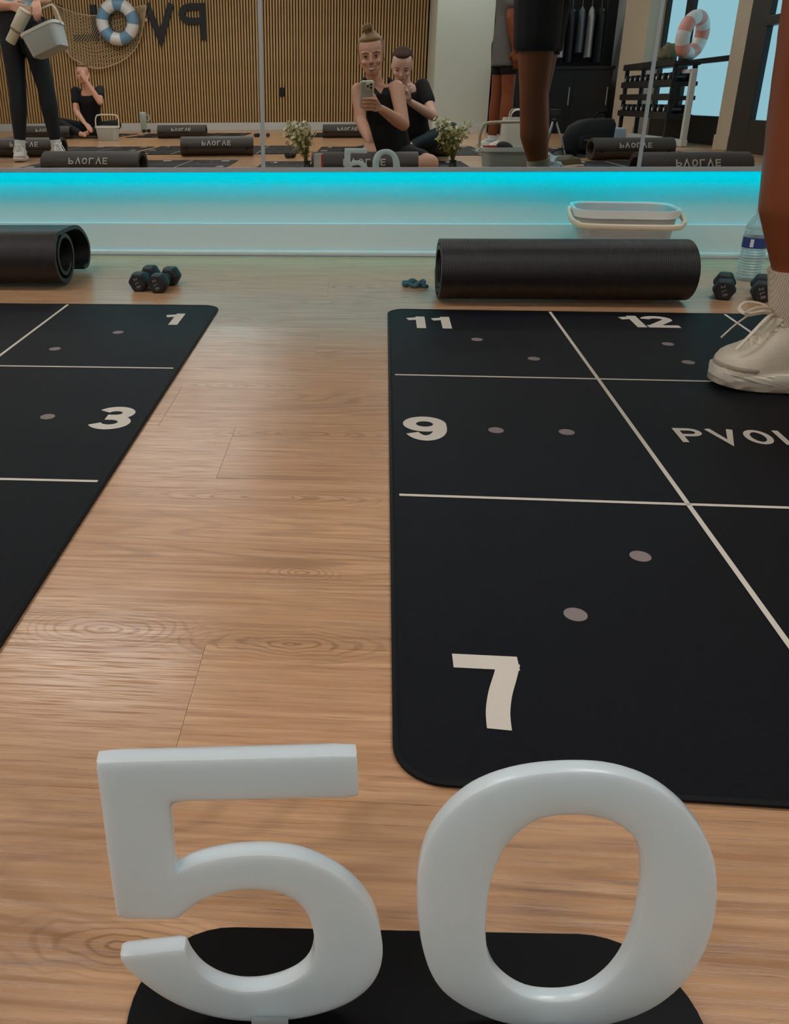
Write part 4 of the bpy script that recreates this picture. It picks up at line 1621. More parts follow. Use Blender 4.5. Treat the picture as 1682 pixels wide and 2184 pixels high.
# --- the woman with the phone, sitting behind the lens -------------------------
hipR, hipL = V((0.215, -0.46, 0.095)), V((0.065, -0.47, 0.095))
pelv = V((0.140, -0.475, 0.11))
waist, chestP, neckP = V((0.128, -0.44, 0.275)), V((0.080, -0.395, 0.43)), V((0.050, -0.375, 0.535))
hc = V((0.014, -0.335, 0.672))
frP = frame(hc, (-0.02, 1, -0.10), (-0.10, 0.08, 1))
shR, elR, wrR = V((0.168, -0.315, 0.497)), V((0.212, -0.205, 0.300)), V((0.078, -0.072, 0.385))
shL, elL, wrL = V((-0.058, -0.385, 0.488)), V((-0.040, -0.315, 0.325)), V((0.018, -0.165, 0.205))
torso = [(pelv + V((0, 0, -0.06)), (0.125, 0, 0), (0, 0.10, 0)), (pelv + V((0, 0, 0.03)), (0.135, 0, 0), (0, 0.105, 0)), (waist, (0.105, 0.02, 0), (-0.02, 0.082, 0.02)), (waist.lerp(chestP, 0.55), (0.112, 0.03, -0.02), (-0.02, 0.09, 0.03)),
         (chestP + V((0, 0, 0.0)), (0.115, 0.035, 0.005), (-0.02, 0.088, 0.03)), (chestP + V((-0.010, 0.006, 0.055)), (0.105, 0.03, 0.005), (-0.02, 0.06, 0.02)), (neckP + V((0, 0, -0.02)), (0.055, 0.01, 0), (0, 0.045, 0.01))]
pr = [('l', torso)]
pr += [('c', neckP + V((0, 0, -0.03)), hc + V((0.004, -0.02, -0.06)), 0.045, 0.042)]
pr += head_prims(frP, 0.97)
pr += [('c', chestP + V((0.03, 0, 0.05)), shR, 0.04, 0.044), ('c', chestP + V((-0.05, 0, 0.05)), shL, 0.04, 0.042)]
pr += limb(shR, elR, wrR, 0.045, 0.036, 0.024, 1.04) + limb(shL, elL, wrL, 0.043, 0.034, 0.024, 1.04)
# right hand: fingers lie across the back of the phone
prh = []
pw = wrR + V((-0.012, 0.012, 0.012))
for k in range(4):
    z = 0.437 - 0.0180 * k
    y0 = -0.0135 + 0.364 * (z - 0.463) + 0.006
    knuck = V((0.046 - 0.002 * k, y0 + 0.000, z - 0.002))
    mid = V((0.020, y0 + 0.0045, z + 0.003))
    tip = V((-0.010 - 0.005 * (k in (1, 2)), y0 + 0.0035, z + 0.003 - 0.001 * k))
    end = V((-0.026 - 0.005 * (k in (1, 2)) + 0.006 * (k == 3), y0 - 0.003, z + 0.002))
    prh += [('c', pw + V((0, 0, 0.006 - 0.006 * k)), knuck, 0.0125, 0.0098), ('c', knuck, mid, 0.0092, 0.0084), ('c', mid, tip, 0.0084, 0.0076), ('c', tip, end, 0.0076, 0.0066)]
prh += [('c', pw + V((-0.004, -0.014, 0.0)), V((0.050, -0.052, 0.425)), 0.0125, 0.0105), ('c', V((0.050, -0.052, 0.425)), V((0.036, -0.052, 0.458)), 0.0100, 0.0088), ('c', V((0.036, -0.052, 0.458)), V((0.020, -0.050, 0.474)), 0.0086, 0.0072)]
pr += prh
pr += hand_prims(wrL, (0.10, 0.62, -0.62), (0, -0.6, -0.6), 1, 0.28, 0.95, 0.2)
kneeR_, kneeL_ = V((0.376, -0.225, 0.082)), V((-0.215, -0.30, 0.085))
ankR_, ankL_ = V((0.10, -0.20, 0.045)), V((0.06, -0.235, 0.05))
for h, k, a in ((hipR, kneeR_, ankR_), (hipL, kneeL_, ankL_)):
    pr += limb(h, k, a, 0.082, 0.054, 0.034, 1.0)
    ft = (a - k).normalized()
    pr += [('c', a, a + ft * 0.09 + V((0, 0.02, -0.012)), 0.030, 0.022)]
person_p = blob('person', pr, MT['skin_fair'], None, 0.0040, 3)
tag(person_p, 'smiling woman with blond bun sitting on the floor, holding up a phone', 'person')
face_parts(frP, person_p, 0.97, smile=True)
tk = [(c, V(A) + V(A).normalized() * 0.009, V(B_) + V(B_).normalized() * 0.009) for c, A, B_ in torso[:6]]
vp = V((0.076, 0, 0.466))
blob('tank_top', [('l', tk), ('c', chestP + V((-0.080, -0.006, 0.02)), neckP + V((-0.068, -0.004, -0.004)), 0.050, 0.030), ('c', chestP + V((0.070, 0.025, 0.01)), neckP + V((0.066, 0.012, -0.006)), 0.054, 0.032)],
     MT['black_cloth'], person_p, 0.0045, 4,
     drop=lambda p: (p.y > -0.42 and p.z > vp.z and abs(p.x - vp.x + 0.25 * (p.z - vp.z)) < 0.75 * (p.z - vp.z)) or (p.z > 0.50 and abs(p.x - 0.055) < 0.062),
     slits=((vp, (1, 0, 1)), (vp, (1, 0, -0.5)), ((-0.007, 0, 0), (1, 0, 0)), ((0.117, 0, 0), (1, 0, 0)), ((0, 0, 0.50), (0, 0, 1)), ((0, -0.42, 0), (0, 1, 0))))
blob('shorts', [('c', hipR, hipR.lerp(kneeR_, 0.70), 0.096, 0.074), ('c', hipL, hipL.lerp(kneeL_, 0.70), 0.096, 0.074), ('e', pelv, (0.150, 0.122, 0.095))], MT['black_cloth'], person_p, 0.008, 4)
c, r, f, u = frP
rot = Matrix((r, f, u)).transposed()
Hp = lambda x, y, z: c + (r * x * 1.08 + f * y + u * z * 0.955) * 0.97
blob('hair', [('e', Hp(0, -0.030, 0.050), (0.0815, 0.086, 0.080), rot), ('e', Hp(0, 0.022, 0.094), (0.058, 0.050, 0.024), rot), ('e', Hp(0.062, -0.008, 0.030), (0.012, 0.040, 0.062), rot), ('e', Hp(-0.062, -0.008, 0.030), (0.012, 0.040, 0.062), rot), ('e', Hp(0, -0.03, 0.125), (0.040, 0.045, 0.020), rot)],
     MT['hair_blond'], person_p, 0.006, 3)
b = new()
bc = Hp(-0.010, -0.005, 0.160)
for k in range(3):
    pts = []
    for q in range(18):
        a = 2 * math.pi * q / 18
        d = V((math.cos(a + k), math.sin(a + k), 0.55 * math.sin(2 * a + k))) * 0.019
        pts.append(bc + d)
    tube(b, pts, 0.0115, 8, closed=True)
ellipsoid(b, bc - u * 0.016, (0.021, 0.021, 0.026))
obj('hair_bun', b, MT['hair_blond'], person_p)

# phone: back towards the mirror, leaning with the lens
ph = thing('phone', 'phone in a pale case held up by the smiling woman', 'phone', (-0.006, -0.0265, 0.463))
ph.rotation_euler = (R_(-20), 0, 0)
b = new()
prism(b, rrect(0.0785, 0.152, 0.013, 6), -0.011, 0.0, Matrix.Rotation(math.pi / 2, 4, 'X'), bevel=0.0022)
# prism runs along -y after the turn: lens side faces +y
obj('phone_case', b, MT['phone_case'], ph)
b = new()
prism(b, rrect(0.0655, 0.139, 0.010, 6), -0.0120, -0.0105, Matrix.Rotation(math.pi / 2, 4, 'X'))
obj('phone_back', b, MT['phone_body'], ph)
b = new()
prism(b, [(x + 0.013, y + 0.050) for x, y in rrect(0.036, 0.038, 0.010, 5)], -0.0140, -0.011, Matrix.Rotation(math.pi / 2, 4, 'X'), bevel=0.0006)
isl = obj('camera_island', b, MT['phone_case'], ph)
b = new()
for lx, ly in ((0.022, 0.058), (0.022, 0.041), (0.005, 0.0495)):
    lathe(b, [(0.0068, 0.0138), (0.0068, 0.0156), (0.0052, 0.0160)], 18, (0, 0, 0), Matrix.Translation((lx, 0, ly)) @ Matrix.Rotation(-math.pi / 2, 4, 'X'))
obj('lens', b, MT['lens'], isl)


# --- seated and standing figures further back ----------------------------------
def seated(label, hips, chestc, neckc, headfr, arms, legs, skin, shirt, trousers, hairm, sleeve=0.45, hair_extra=(), voxel=0.007, lids=False, shirtlen=1.0, pant_end=0.97):
    hL, hR = V(hips[0]), V(hips[1])
    pv = (hL + hR) / 2 + V((0, 0, 0.01))
    chestc, neckc = V(chestc), V(neckc)
    ac = (V(arms[1][0]) - V(arms[0][0])).normalized()
    fw = V((-ac.y, ac.x, 0)).normalized()
    if fw.y < 0:
        fw = -fw
    ts = [(pv + V((0, 0, -0.06)), V((1, 0, 0)) * 0.13, fw * 0.10), (pv + V((0, 0, 0.03)), V((1, 0, 0)) * 0.14, fw * 0.105), (pv.lerp(chestc, 0.5), ac * 0.115, fw * 0.088),
          (chestc, ac * 0.135, fw * 0.095), (chestc.lerp(neckc, 0.45), ac * 0.125, fw * 0.075), (neckc + V((0, 0, -0.02)), ac * 0.06, fw * 0.05)]
    pr = [('l', ts), ('c', neckc + V((0, 0, -0.03)), headfr[0] + V((0, 0, -0.06)) - headfr[2] * 0.02, 0.047, 0.044)] + head_prims(headfr)
    sl = []
    for i, (s_, e_, w_, hd, hn) in enumerate(arms):
        s_, e_, w_ = V(s_), V(e_), V(w_)
        pr += [('c', chestc.lerp(neckc, 0.4) + ac * (0.05 if i else -0.05), s_, 0.045, 0.045)]
        pr += limb(s_, e_, w_, 0.044, 0.035, 0.025, 1.04) + hand_prims(w_, hd, hn, 1 if i else -1, 0.45)
        sl += [('c', chestc.lerp(neckc, 0.4) + ac * (0.05 if i else -0.05), s_, 0.056, 0.056), ('c', s_, s_.lerp(e_, sleeve), 0.056, 0.056 if sleeve < 0.9 else 0.045)]
    tr = []
    for h, k, a, fdir in legs:
        h, k, a = V(h), V(k), V(a)
        pr += limb(h, k, a, 0.080, 0.054, 0.036, 1.0)
        pr += [('c', a, a + V(fdir) * 0.12, 0.030, 0.023)]
        tr += [('c', h, k, 0.092, 0.064), ('c', k, k.lerp(a, pant_end), 0.064, 0.046)]
    p = blob('person', pr, skin, None, voxel, 3)
    tag(p, label, 'person')
    face_parts(headfr, p, lids=lids)
    blob('shirt', [('l', [(c_, A + A.normalized() * 0.012, B_ + B_.normalized() * 0.012) for c_, A, B_ in ts[1:5]])] + sl, shirt, p, 0.010, 4)
    blob('leggings', tr + [('e', pv, (0.152, 0.118, 0.085))], trousers, p, 0.010, 4)
    c, r, f, u = headfr
    rot = Matrix((r, f, u)).transposed()
    hp = [('e', c - f * 0.030 + u * 0.046, (0.083, 0.088, 0.079), rot), ('e', c + f * 0.020 + u * 0.092, (0.057, 0.048, 0.024), rot)] + [('e', c + r * x + f * y + u * z, rr, rot) for x, y, z, rr in hair_extra]
    blob('hair', hp, hairm, p, 0.008, 3)
    return p


frA = frame((0.252, -1.93, 0.672), (-0.05, 1, -0.55), (0, 0.45, 1))
seated('woman in black tee with dark tied hair, looking down behind the phone holder', ((0.28, -2.14, 0.10), (0.46, -2.12, 0.10)), (0.335, -2.03, 0.42), (0.29, -1.985, 0.56), frA,
       [((0.185, -1.99, 0.515), (0.13, -1.84, 0.31), (0.25, -1.66, 0.42), (0.3, 0.6, 0.4), (0, 0.2, 1)), ((0.415, -1.985, 0.53), (0.500, -1.79, 0.315), (0.315, -1.62, 0.415), (-0.8, 0.4, 0.5), (-0.4, 0.2, 1))],
       [((0.28, -2.12, 0.10), (0.06, -1.80, 0.20), (0.34, -1.62, 0.07), (0.6, 0.5, -0.2)), ((0.46, -2.10, 0.10), (0.635, -1.80, 0.215), (0.36, -1.68, 0.12), (-0.7, 0.4, -0.2))],
       MT['skin_pale'], MT['black_cloth'], MT['teal_cloth'], MT['hair_brown'], 0.48, [(0, -0.11, 0.02, (0.035, 0.04, 0.05)), (0.062, -0.012, 0.01, (0.014, 0.04, 0.05)), (-0.062, -0.012, 0.01, (0.014, 0.04, 0.05))], lids=True)
frB = frame((-3.585, -6.28, 0.760), (0.05, 1, -0.05), (0.05, 0, 1))
seated('person in black tee sitting cross-legged below the net, hand to face', ((-3.70, -6.48, 0.10), (-3.50, -6.48, 0.10)), (-3.565, -6.40, 0.43), (-3.57, -6.35, 0.60), frB,
       [((-3.725, -6.36, 0.565), (-3.715, -6.26, 0.33), (-3.55, -6.05, 0.19), (0.6, 0.5, -0.4), (-0.3, -0.4, -1)), ((-3.40, -6.35, 0.575), (-3.350, -6.12, 0.430), (-3.49, -6.12, 0.665), (-0.45, -0.1, 0.9), (-0.3, -1, 0))],
       [((-3.70, -6.46, 0.10), (-3.98, -6.25, 0.20), (-3.62, -6.02, 0.07), (0.7, 0.4, -0.2)), ((-3.50, -6.46, 0.10), (-3.20, -6.25, 0.16), (-3.50, -6.08, 0.08), (-0.8, 0.3, -0.2))],
       MT['skin_fair'], MT['black_cloth'], MT['black_cloth'], MT['hair_light'], 0.50, [(0, -0.10, 0.00, (0.03, 0.035, 0.05))], voxel=0.008)

# standing woman with bin and tumbler (only legs and hands are in the frame)
px_, py_ = -2.685, -1.93
aL, kL, hL = V((-2.765, -1.86, 0.09)), V((-2.735, -1.885, 0.52)), V((-2.745, -1.93, 0.93))
aR, kR, hR = V((-2.490, -1.93, 0.09)), V((-2.515, -1.915, 0.52)), V((-2.585, -1.93, 0.93))
pelS, chS, nkS = V((-2.67, -1.93, 0.97)), V((-2.65, -1.93, 1.30)), V((-2.64, -1.92, 1.46))
frS = frame((-2.63, -1.90, 1.60), (0.1, 1, -0.3), (0, 0.2, 1))
tsS = [(pelS + V((0, 0, -0.07)), (0.15, 0, 0), (0, 0.10, 0)), (pelS + V((0, 0, 0.03)), (0.160, 0, 0), (0, 0.112, 0)), (pelS + V((0, 0, 0.16)), (0.125, 0, 0), (0, 0.09, 0)), (chS, (0.15, 0, 0), (0, 0.105, 0)), (chS + V((0, 0, 0.09)), (0.15, 0, 0), (0, 0.08, 0)), (nkS + V((0, 0, -0.03)), (0.06, 0, 0), (0, 0.05, 0))]
pr = [('l', tsS), ('c', nkS + V((0, 0, -0.03)), frS[0] + V((0, -0.02, -0.06)), 0.048, 0.045)] + head_prims(frS)
armsS = [(V((-2.825, -1.93, 1.385)), V((-2.87, -1.86, 1.13)), V((-2.650, -1.72, 1.095)), (0.8, 0.2, -0.25), (0.2, -1, -0.2), -1), (V((-2.475, -1.93, 1.385)), V((-2.42, -1.86, 1.14)), V((-2.435, -1.70, 1.12)), (0.15, 0.6, -0.6), (0, -0.7, -0.7), 1)]
for s_, e_, w_, hd, hn, sd in armsS:
    pr += limb(s_, e_, w_, 0.044, 0.036, 0.025, 1.04) + hand_prims(w_, hd, hn, sd, 0.55)
trS = []
for h, k, a, fd in ((hL, kL, aL, (0.25, 1, 0)), (hR, kR, aR, (0.5, 0.9, 0))):
    pr += limb(h, k, a, 0.086, 0.058, 0.036, 1.02)
    pr += [('c', a, a + V(fd).normalized() * 0.12 + V((0, 0, -0.05)), 0.032, 0.024)]
    trS += [('c', h, h.lerp(k, 0.5), 0.098, 0.082), ('c', h.lerp(k, 0.5), k, 0.082, 0.066), ('c', k, k.lerp(a, 0.3), 0.066, 0.068), ('c', k.lerp(a, 0.3), k.lerp(a, 0.80), 0.068, 0.047)]
person_s = blob('person', pr, MT['skin_fair'], None, 0.007, 4)
tag(person_s, 'standing woman in dark leggings and white trainers, holding a bin and tumbler', 'person')
face_parts(frS, person_s)
blob('tee', [('l', [(c_, V(A) + V(A).normalized() * 0.014, V(B_) + V(B_).normalized() * 0.016) for c_, A, B_ in tsS[1:5]])] + [('c', s_, s_.lerp(e_, 0.45), 0.060, 0.058) for s_, e_, *_ in armsS], MT['pale_blue_cloth'], person_s, 0.010, 4, cut=[((0, 0, 1.075), (0, 0, -1))])
blob('leggings', trS + [('l', [(pelS + V((0, 0, -0.10)), (0.150, 0, 0), (0, 0.112, 0)), (pelS + V((0, 0, 0.02)), (0.168, 0, 0), (0, 0.122, 0)), (pelS + V((0, 0, 0.10)), (0.152, 0, 0), (0, 0.108, 0))])], MT['navy_cloth'], person_s, 0.009, 4)
c, r, f, u = frS
blob('hair', [('e', c - f * 0.032 + u * 0.046, (0.079, 0.088, 0.086)), ('c', c - f * 0.09, c - f * 0.11 - u * 0.16, 0.05, 0.03)], MT['hair_light'], person_s, 0.009, 3)
for k, a, fd in ((kL, aL, R_(76)), (kR, aR, R_(60))):
    sock_mesh('sock', [k.lerp(a, 0.74), k.lerp(a, 0.88), a + V((0, 0, 0)), a + V((0, 0, -0.04))], [0.042, 0.041, 0.041, 0.038], MT['sock_white'], person_s)
    d = V((math.cos(fd), math.sin(fd), 0))
    heel = V((a.x, a.y, 0)) - d * 0.120
    make_shoe(heel_matrix(heel.x, heel.y, 0.001, fd), person_s, 'white')

# person in a long grey tee further back, seen from the mirror between wall and recess
pT = V((1.115, -2.60, 0))
hpT, kT, aT = [], [], []
for sx in (-1, 1):
    hpT.append(pT + V((sx * 0.020, sx * 0.075, 0.84)))
    kT.append(pT + V((sx * 0.034, sx * 0.070, 0.46)))
    aT.append(pT + V((sx * 0.040 - 0.01, sx * 0.075, 0.09)))
pelT, chT, nkT = pT + V((0, 0, 0.88)), pT + V((0, 0, 1.20)), pT + V((0, 0, 1.36))
frT = frame(pT + V((0.02, 0, 1.51)), (1, 0.3, -0.05), (0, 0, 1))
tsT = [(pelT + V((0, 0, -0.07)), (0.085, 0, 0), (0, 0.14, 0)), (pelT + V((0, 0, 0.03)), (0.092, 0, 0), (0, 0.145, 0)), (pelT + V((0, 0, 0.16)), (0.082, 0, 0), (0, 0.12, 0)), (chT, (0.095, 0, 0), (0, 0.145, 0)), (chT + V((0, 0, 0.09)), (0.08, 0, 0), (0, 0.145, 0)), (nkT + V((0, 0, -0.03)), (0.05, 0, 0), (0, 0.06, 0))]
pr = [('l', tsT), ('c', nkT + V((0, 0, -0.03)), frT[0] + V((0, -0.02, -0.06)), 0.048, 0.045)] + head_prims(frT)
slT = []
for sx in (-1, 1):
    s_, e_, w_ = chT + V((0, sx * 0.160, 0.075)), chT + V((-0.01, sx * 0.195, -0.18)), chT + V((0.045, sx * 0.185, -0.40))
    pr += limb(s_, e_, w_, 0.045, 0.036, 0.025, 1.04) + hand_prims(w_, (0.25, 0, -1), (0, -sx, 0), sx, 0.5)
    slT += [('c', s_, s_.lerp(e_, 0.6), 0.060, 0.060)]
for h, k, a in zip(hpT, kT, aT):
    pr += limb(h, k, a, 0.074, 0.050, 0.034, 1.05) + [('c', a + V((0, 0, -0.04)), a + V((0.11, 0, -0.065)), 0.032, 0.023)]
person_t = blob('person', pr, MT['skin_deep'], None, 0.008, 4)
tag(person_t, 'person in long grey tee and black shorts standing bare-legged before the pale wall', 'person')
face_parts(frT, person_t)
blob('tee', [('l', [(pelT + V((0, 0, -0.20)), (0.108, 0, 0), (0, 0.165, 0)), (pelT + V((0, 0, 0.0)), (0.108, 0, 0), (0, 0.165, 0))] + [(c_, V(A) + V(A).normalized() * 0.016, V(B_) + V(B_).normalized() * 0.018) for c_, A, B_ in tsT[2:5]])] + slT, MT['grey_cloth'], person_t, 0.010, 4)
blob('shorts', [('c', h, h.lerp(k, 0.48), 0.092, 0.074) for h, k in zip(hpT, kT)], MT['black_cloth'], person_t, 0.010, 3)
c, r, f, u = frT
blob('hair', [('e', c - f * 0.032 + u * 0.046, (0.079, 0.088, 0.086))], MT['hair_brown'], person_t, 0.009, 3)
for k, a in zip(kT, aT):
    sock_mesh('sock', [k.lerp(a, 0.84), k.lerp(a, 0.92), a, a + V((0, 0, -0.04))], [0.041, 0.041, 0.041, 0.038], MT['sock_white'], person_t)
    make_shoe(heel_matrix(a.x - 0.12, a.y, 0.001, R_(2)), person_t, 'white')

# tumbler in her hand
tp, bp_ = V((-2.512, -1.665, 1.055)), V((-2.660, -1.665, 0.845))
dv = (tp - bp_).normalized()
t = thing('tumbler', 'cream insulated tumbler held slanted by the standing woman', 'tumbler', bp_)
rot = dv.to_track_quat('Z', 'Y').to_matrix().to_4x4()
Lt = (tp - bp_).length
b = new()
lathe(b, [(0.034, 0.0), (0.037, 0.006), (0.038, 0.090), (0.046, 0.105), (0.049, Lt - 0.02), (0.047, Lt - 0.016)], 24, (0, 0, 0), rot)
obj('cup', b, MT['tumbler'], t)
b = new()
lathe(b, [(0.0392, 0.088), (0.0470, 0.103), (0.0460, 0.107), (0.0385, 0.093)], 24, (0, 0, 0), rot, cap0=False, cap1=False)
obj('band', b, MT['tumbler_band'], t)
b = new()
lathe(b, [(0.048, Lt - 0.018), (0.049, Lt - 0.006), (0.044, Lt)], 24, (0, 0, 0), rot)
obj('lid', b, MT['tumbler'], t)
b = new()
tube(b, [rot @ V(p) for p in ((0.012, 0, Lt - 0.002), (0.014, 0, Lt + 0.05))], 0.004, 8)
obj('straw', b, MT['clear'], t)
# bin in her other hand
bin_held = make_bin('grey bin with white rim and cream handle held by the standing woman', (-2.358, -1.67, 0.775), 0.0, R_(5), w=0.30, d=0.22, h=0.17)
bin_held.rotation_euler = (R_(4), R_(-20), R_(6))
b = new()
ellipsoid(b, (-2.405, -1.67, 0.945), (0.095, 0.075, 0.035), Matrix.Rotation(R_(-20), 3, 'Y'))
for v in b.verts:
    v.co += Vector((0.006 * math.sin(60 * v.co.y), 0, 0.008 * math.sin(45 * v.co.x)))
tag(obj('folded_cloth', b, MT['black_cloth']), 'black cloth bundled inside the held grey bin', 'cloth')

# ------------------------------------------------------------------ on the slatted wall
YW = YB + 0.006 + 0.002


def wall_letter(ch, x_left, width, label):
    """black letter, read from inside the room: x runs to -x"""
    b = new()
    H_ = 0.50
    word(b, ch, H_, lambda px, py, pz: Vector((x_left - px, YW + pz, 1.303 + py)), s=0.19, w=width / H_, depth=0.03, centre=False)
    tag(obj('wall_letter', b, MT['letter'], None, False), label, 'letter', 'black letters on the slatted wall')


wall_letter('P', -2.49, 0.42, 'black letter P on the slatted wall')
wall_letter('V', -2.99, 0.44, 'black letter V on the slatted wall beside the ring')
wall_letter('O', -3.60, 0.46, 'black letter O on the slatted wall behind the ring')
wall_letter('L', -4.19, 0.45, 'black letter L on the slatted wall behind the net')
wall_letter('V', -4.72, 0.44, 'black letter V on the slatted wall behind the standing woman')
wall_letter('E', -5.30, 0.40, 'black letter E on the slatted wall behind the standing woman')


def ring_float(label, loc, rot, R0, r0, mats, nseg, group=None):
    t = thing('ring_float', label, 'float', loc, 0, group)
    t.rotation_euler = rot
    per = 6
    for s in range(nseg):
        b = new()
        rings = []
        for k in range(per + 1):
            a = 2 * math.pi * (s + k / per) / nseg
            dr = r0 * (0.985 if k in (0, per) else 1.0)
            rings.append([b.verts.new(((R0 + dr * math.cos(q)) * math.cos(a), dr * math.sin(q), (R0 + dr * math.cos(q)) * math.sin(a))) for q in [2 * math.pi * j / 14 for j in range(14)]])
        ring_bridge(b, rings, True)
        o = obj('segment', b, mats[s % 2], t)
    return t


ring_blue = ring_float('white and pale blue ring float hanging in the net on the slatted wall', (-3.835, YW + 0.13, 1.555), (0, R_(8), 0), 0.238, 0.092, (MT['ring_blue'], MT['ring_white']), 10)
ring_pink = ring_float('white and pink ring float standing on the dumbbell rack', (3.03, -3.95, 0.972), (R_(-8), R_(10), R_(-42)), 0.155, 0.064, (MT['ring_pink'], MT['ring_white']), 10)

# net slung across the letters
topl = smooth_line([(-4.86, 0, 1.83), (-4.60, 0, 1.72), (-4.36, 0, 1.665), (-4.16, 0, 1.655), (-3.83, 0, 1.70), (-3.39, 0, 1.79)], 5)
botl = smooth_line([(-4.86, 0, 1.80), (-4.70, 0, 1.16), (-4.50, 0, 1.00), (-4.26, 0, 0.915), (-3.98, 0, 0.965), (-3.72, 0, 1.09), (-3.53, 0, 1.31), (-3.39, 0, 1.76)], 4)


def along(line, t):
    t *= len(line) - 1
    k = min(int(t), len(line) - 2)
    return line[k].lerp(line[k + 1], t - k)


def net_pt(u, v):
    p = along(topl, u).lerp(along(botl, u), v)
    dy = 0.05 + 0.05 * math.sin(math.pi * u) * (0.4 + 0.6 * math.sin(math.pi * v))
    if (p - Vector((-3.835, 0, 1.555))).length < 0.40:
        dy = max(0.012, min(dy, 0.02))
    return Vector((p.x, YW + 0.022 + dy * 0.5, p.z))


t = thing('fishing_net', 'cream cord fishing net slung over the black letters', 'net', (-4.1, YW + 0.03, 1.3))
inv = Matrix.Translation((4.1, -YW - 0.03, -1.3))
b = new()
NU, NV = 36, 15
for i in range(-NV, NU + 1):
    for sgn in (1, -1):
        pts = []
        for j in range(NV + 1):
            u = (i + j) / NU if sgn == 1 else (i + NV - j) / NU
            if 0 <= u <= 1:
                pts.append(inv @ net_pt(u, j / NV))
        if len(pts) > 1:
            tube(b, pts, 0.0032, 4, False)
m_ = obj('mesh_cord', b, MT['rope'], t, False)
m_['kind'] = 'stuff'
b = new()
tube(b, [inv @ Vector((p.x, YW + 0.045, p.z)) for p in topl], 0.008, 6)
tube(b, [inv @ Vector((p.x, YW + 0.06, p.z)) for p in botl], 0.009, 6)
ellipsoid(b, inv @ Vector((-3.41, YW + 0.06, 1.58)), (0.024, 0.02, 0.03))
obj('border_rope', b, MT['rope'], t)

b = new()
box(b, (-1.345, YB + 0.012 + 0.004, 0.555), (0.082, 0.010, 0.130), bevel=0.003)
outlet = tag(obj('wall_outlet', b, MT['outlet'], None, False), 'black wall outlet on the slatted wall', 'outlet')
for dz in (-0.03, 0.03):
    b = new()
    prism(b, rrect(0.04, 0.036, 0.012, 4), 0.0, 0.004, Matrix.Translation((-1.345, YB + 0.022, 0.555 + dz)) @ Matrix.Rotation(-math.pi / 2, 4, 'X'))
    obj('socket', b, MT['black_metal'], outlet)

# mint tumbler by the wall
t = thing('tumbler', 'small mint tumbler standing at the foot of the slatted wall', 'tumbler', (-3.50, -8.86, 0))
b = new()
lathe(b, [(0.038, 0.0), (0.042, 0.008), (0.043, 0.12), (0.056, 0.14), (0.058, 0.255), (0.056, 0.262)], 20)
obj('cup', b, MT['mint'], t)
b = new()
lathe(b, [(0.059, 0.256), (0.059, 0.276), (0.050, 0.283)], 20)
obj('lid', b, MT['white_trim'], t)
b = new()
tube(b, [(0.056, 0, 0.24), (0.098, 0, 0.235), (0.100, 0, 0.17), (0.052, 0, 0.15)], 0.009, 8)
obj('handle', b, MT['mint'], t)

# ------------------------------------------------------------------ flowers beside the sign


def flowers(label, loc, h, spread, seed, lean):
    rg = random.Random(seed)
    t = thing('flower_vase', label, 'vase', loc, 0)
    b = new()
    lathe(b, [(0.026, 0.0), (0.034, 0.006), (0.036, 0.05), (0.026, 0.09), (0.017, 0.115), (0.020, 0.130), (0.016, 0.128), (0.014, 0.115), (0.022, 0.09)], 20, cap1=False)
    obj('vase_body', b, MT['vase'], t)
    st, lf, bl = new(), new(), []
    for k in range(38):
        a = rg.uniform(0, 2 * math.pi)
        rr = spread * math.sqrt(rg.random())
        tip = Vector((rr * math.cos(a) + lean, rr * math.sin(a) * 0.6, 0.13 + h * rg.uniform(0.45, 1.0)))
        mid = Vector((tip.x * 0.35, tip.y * 0.35, 0.13 + (tip.z - 0.13) * 0.5))
        line = smooth_line([(0, 0, 0.10), mid, tip], 4)
        tube(st, line, 0.0012, 4, False)
        bl.append(tip)
        for j in range(3):
            p = along(line, rg.uniform(0.4, 0.95))
            d = Vector((rg.uniform(-1, 1), rg.uniform(-1, 1), rg.uniform(0, 1))).normalized()
            q = p + d * rg.uniform(0.015, 0.035)
            tube(st, [p, q], 0.0008, 3, False)
            if rg.random() < 0.5:
                bl.append(q)
            for m in range(2):
                c_ = p + Vector((rg.uniform(-.02, .02), rg.uniform(-.02, .02), rg.uniform(-.03, .02)))
                e = Vector((rg.uniform(-1, 1), rg.uniform(-1, 1), rg.uniform(-1, 1))).normalized()
                n_ = e.orthogonal().normalized()
                L = rg.uniform(0.008, 0.016)
                vs = [lf.verts.new(x) for x in (c_ - e * L, c_ + n_ * L * 0.4, c_ + e * L, c_ - n_ * L * 0.4)]
                lf.faces.new(vs)
    obj('stem', st, MT['stem'], t)['kind'] = 'stuff'
    obj('leaf', lf, MT['leaf'], t, False)['kind'] = 'stuff'
    me = None
    for p in bl:
        if me is None:
            b = new()
            for k in range(5):
                a = 2 * math.pi * k / 5
                vs = [b.verts.new(x) for x in ((0, 0, 0), (0.009 * math.cos(a - 0.5), 0.009 * math.sin(a - 0.5), 0.002), (0.0135 * math.cos(a), 0.0135 * math.sin(a), 0.004), (0.009 * math.cos(a + 0.5), 0.009 * math.sin(a + 0.5), 0.002))]
                b.faces.new(vs)
            ellipsoid(b, (0, 0, 0.001), (0.004, 0.004, 0.004), None, 8, 5)
            o = obj('blossom', b, MT['blossom'], t, False)
            me = o.data
        else:
            o = link('blossom', me, t)
        o.location = p
        o.rotation_euler = (rg.uniform(-1.6, -0.3), rg.uniform(-0.6, 0.6), rg.uniform(0, 6))
    return t


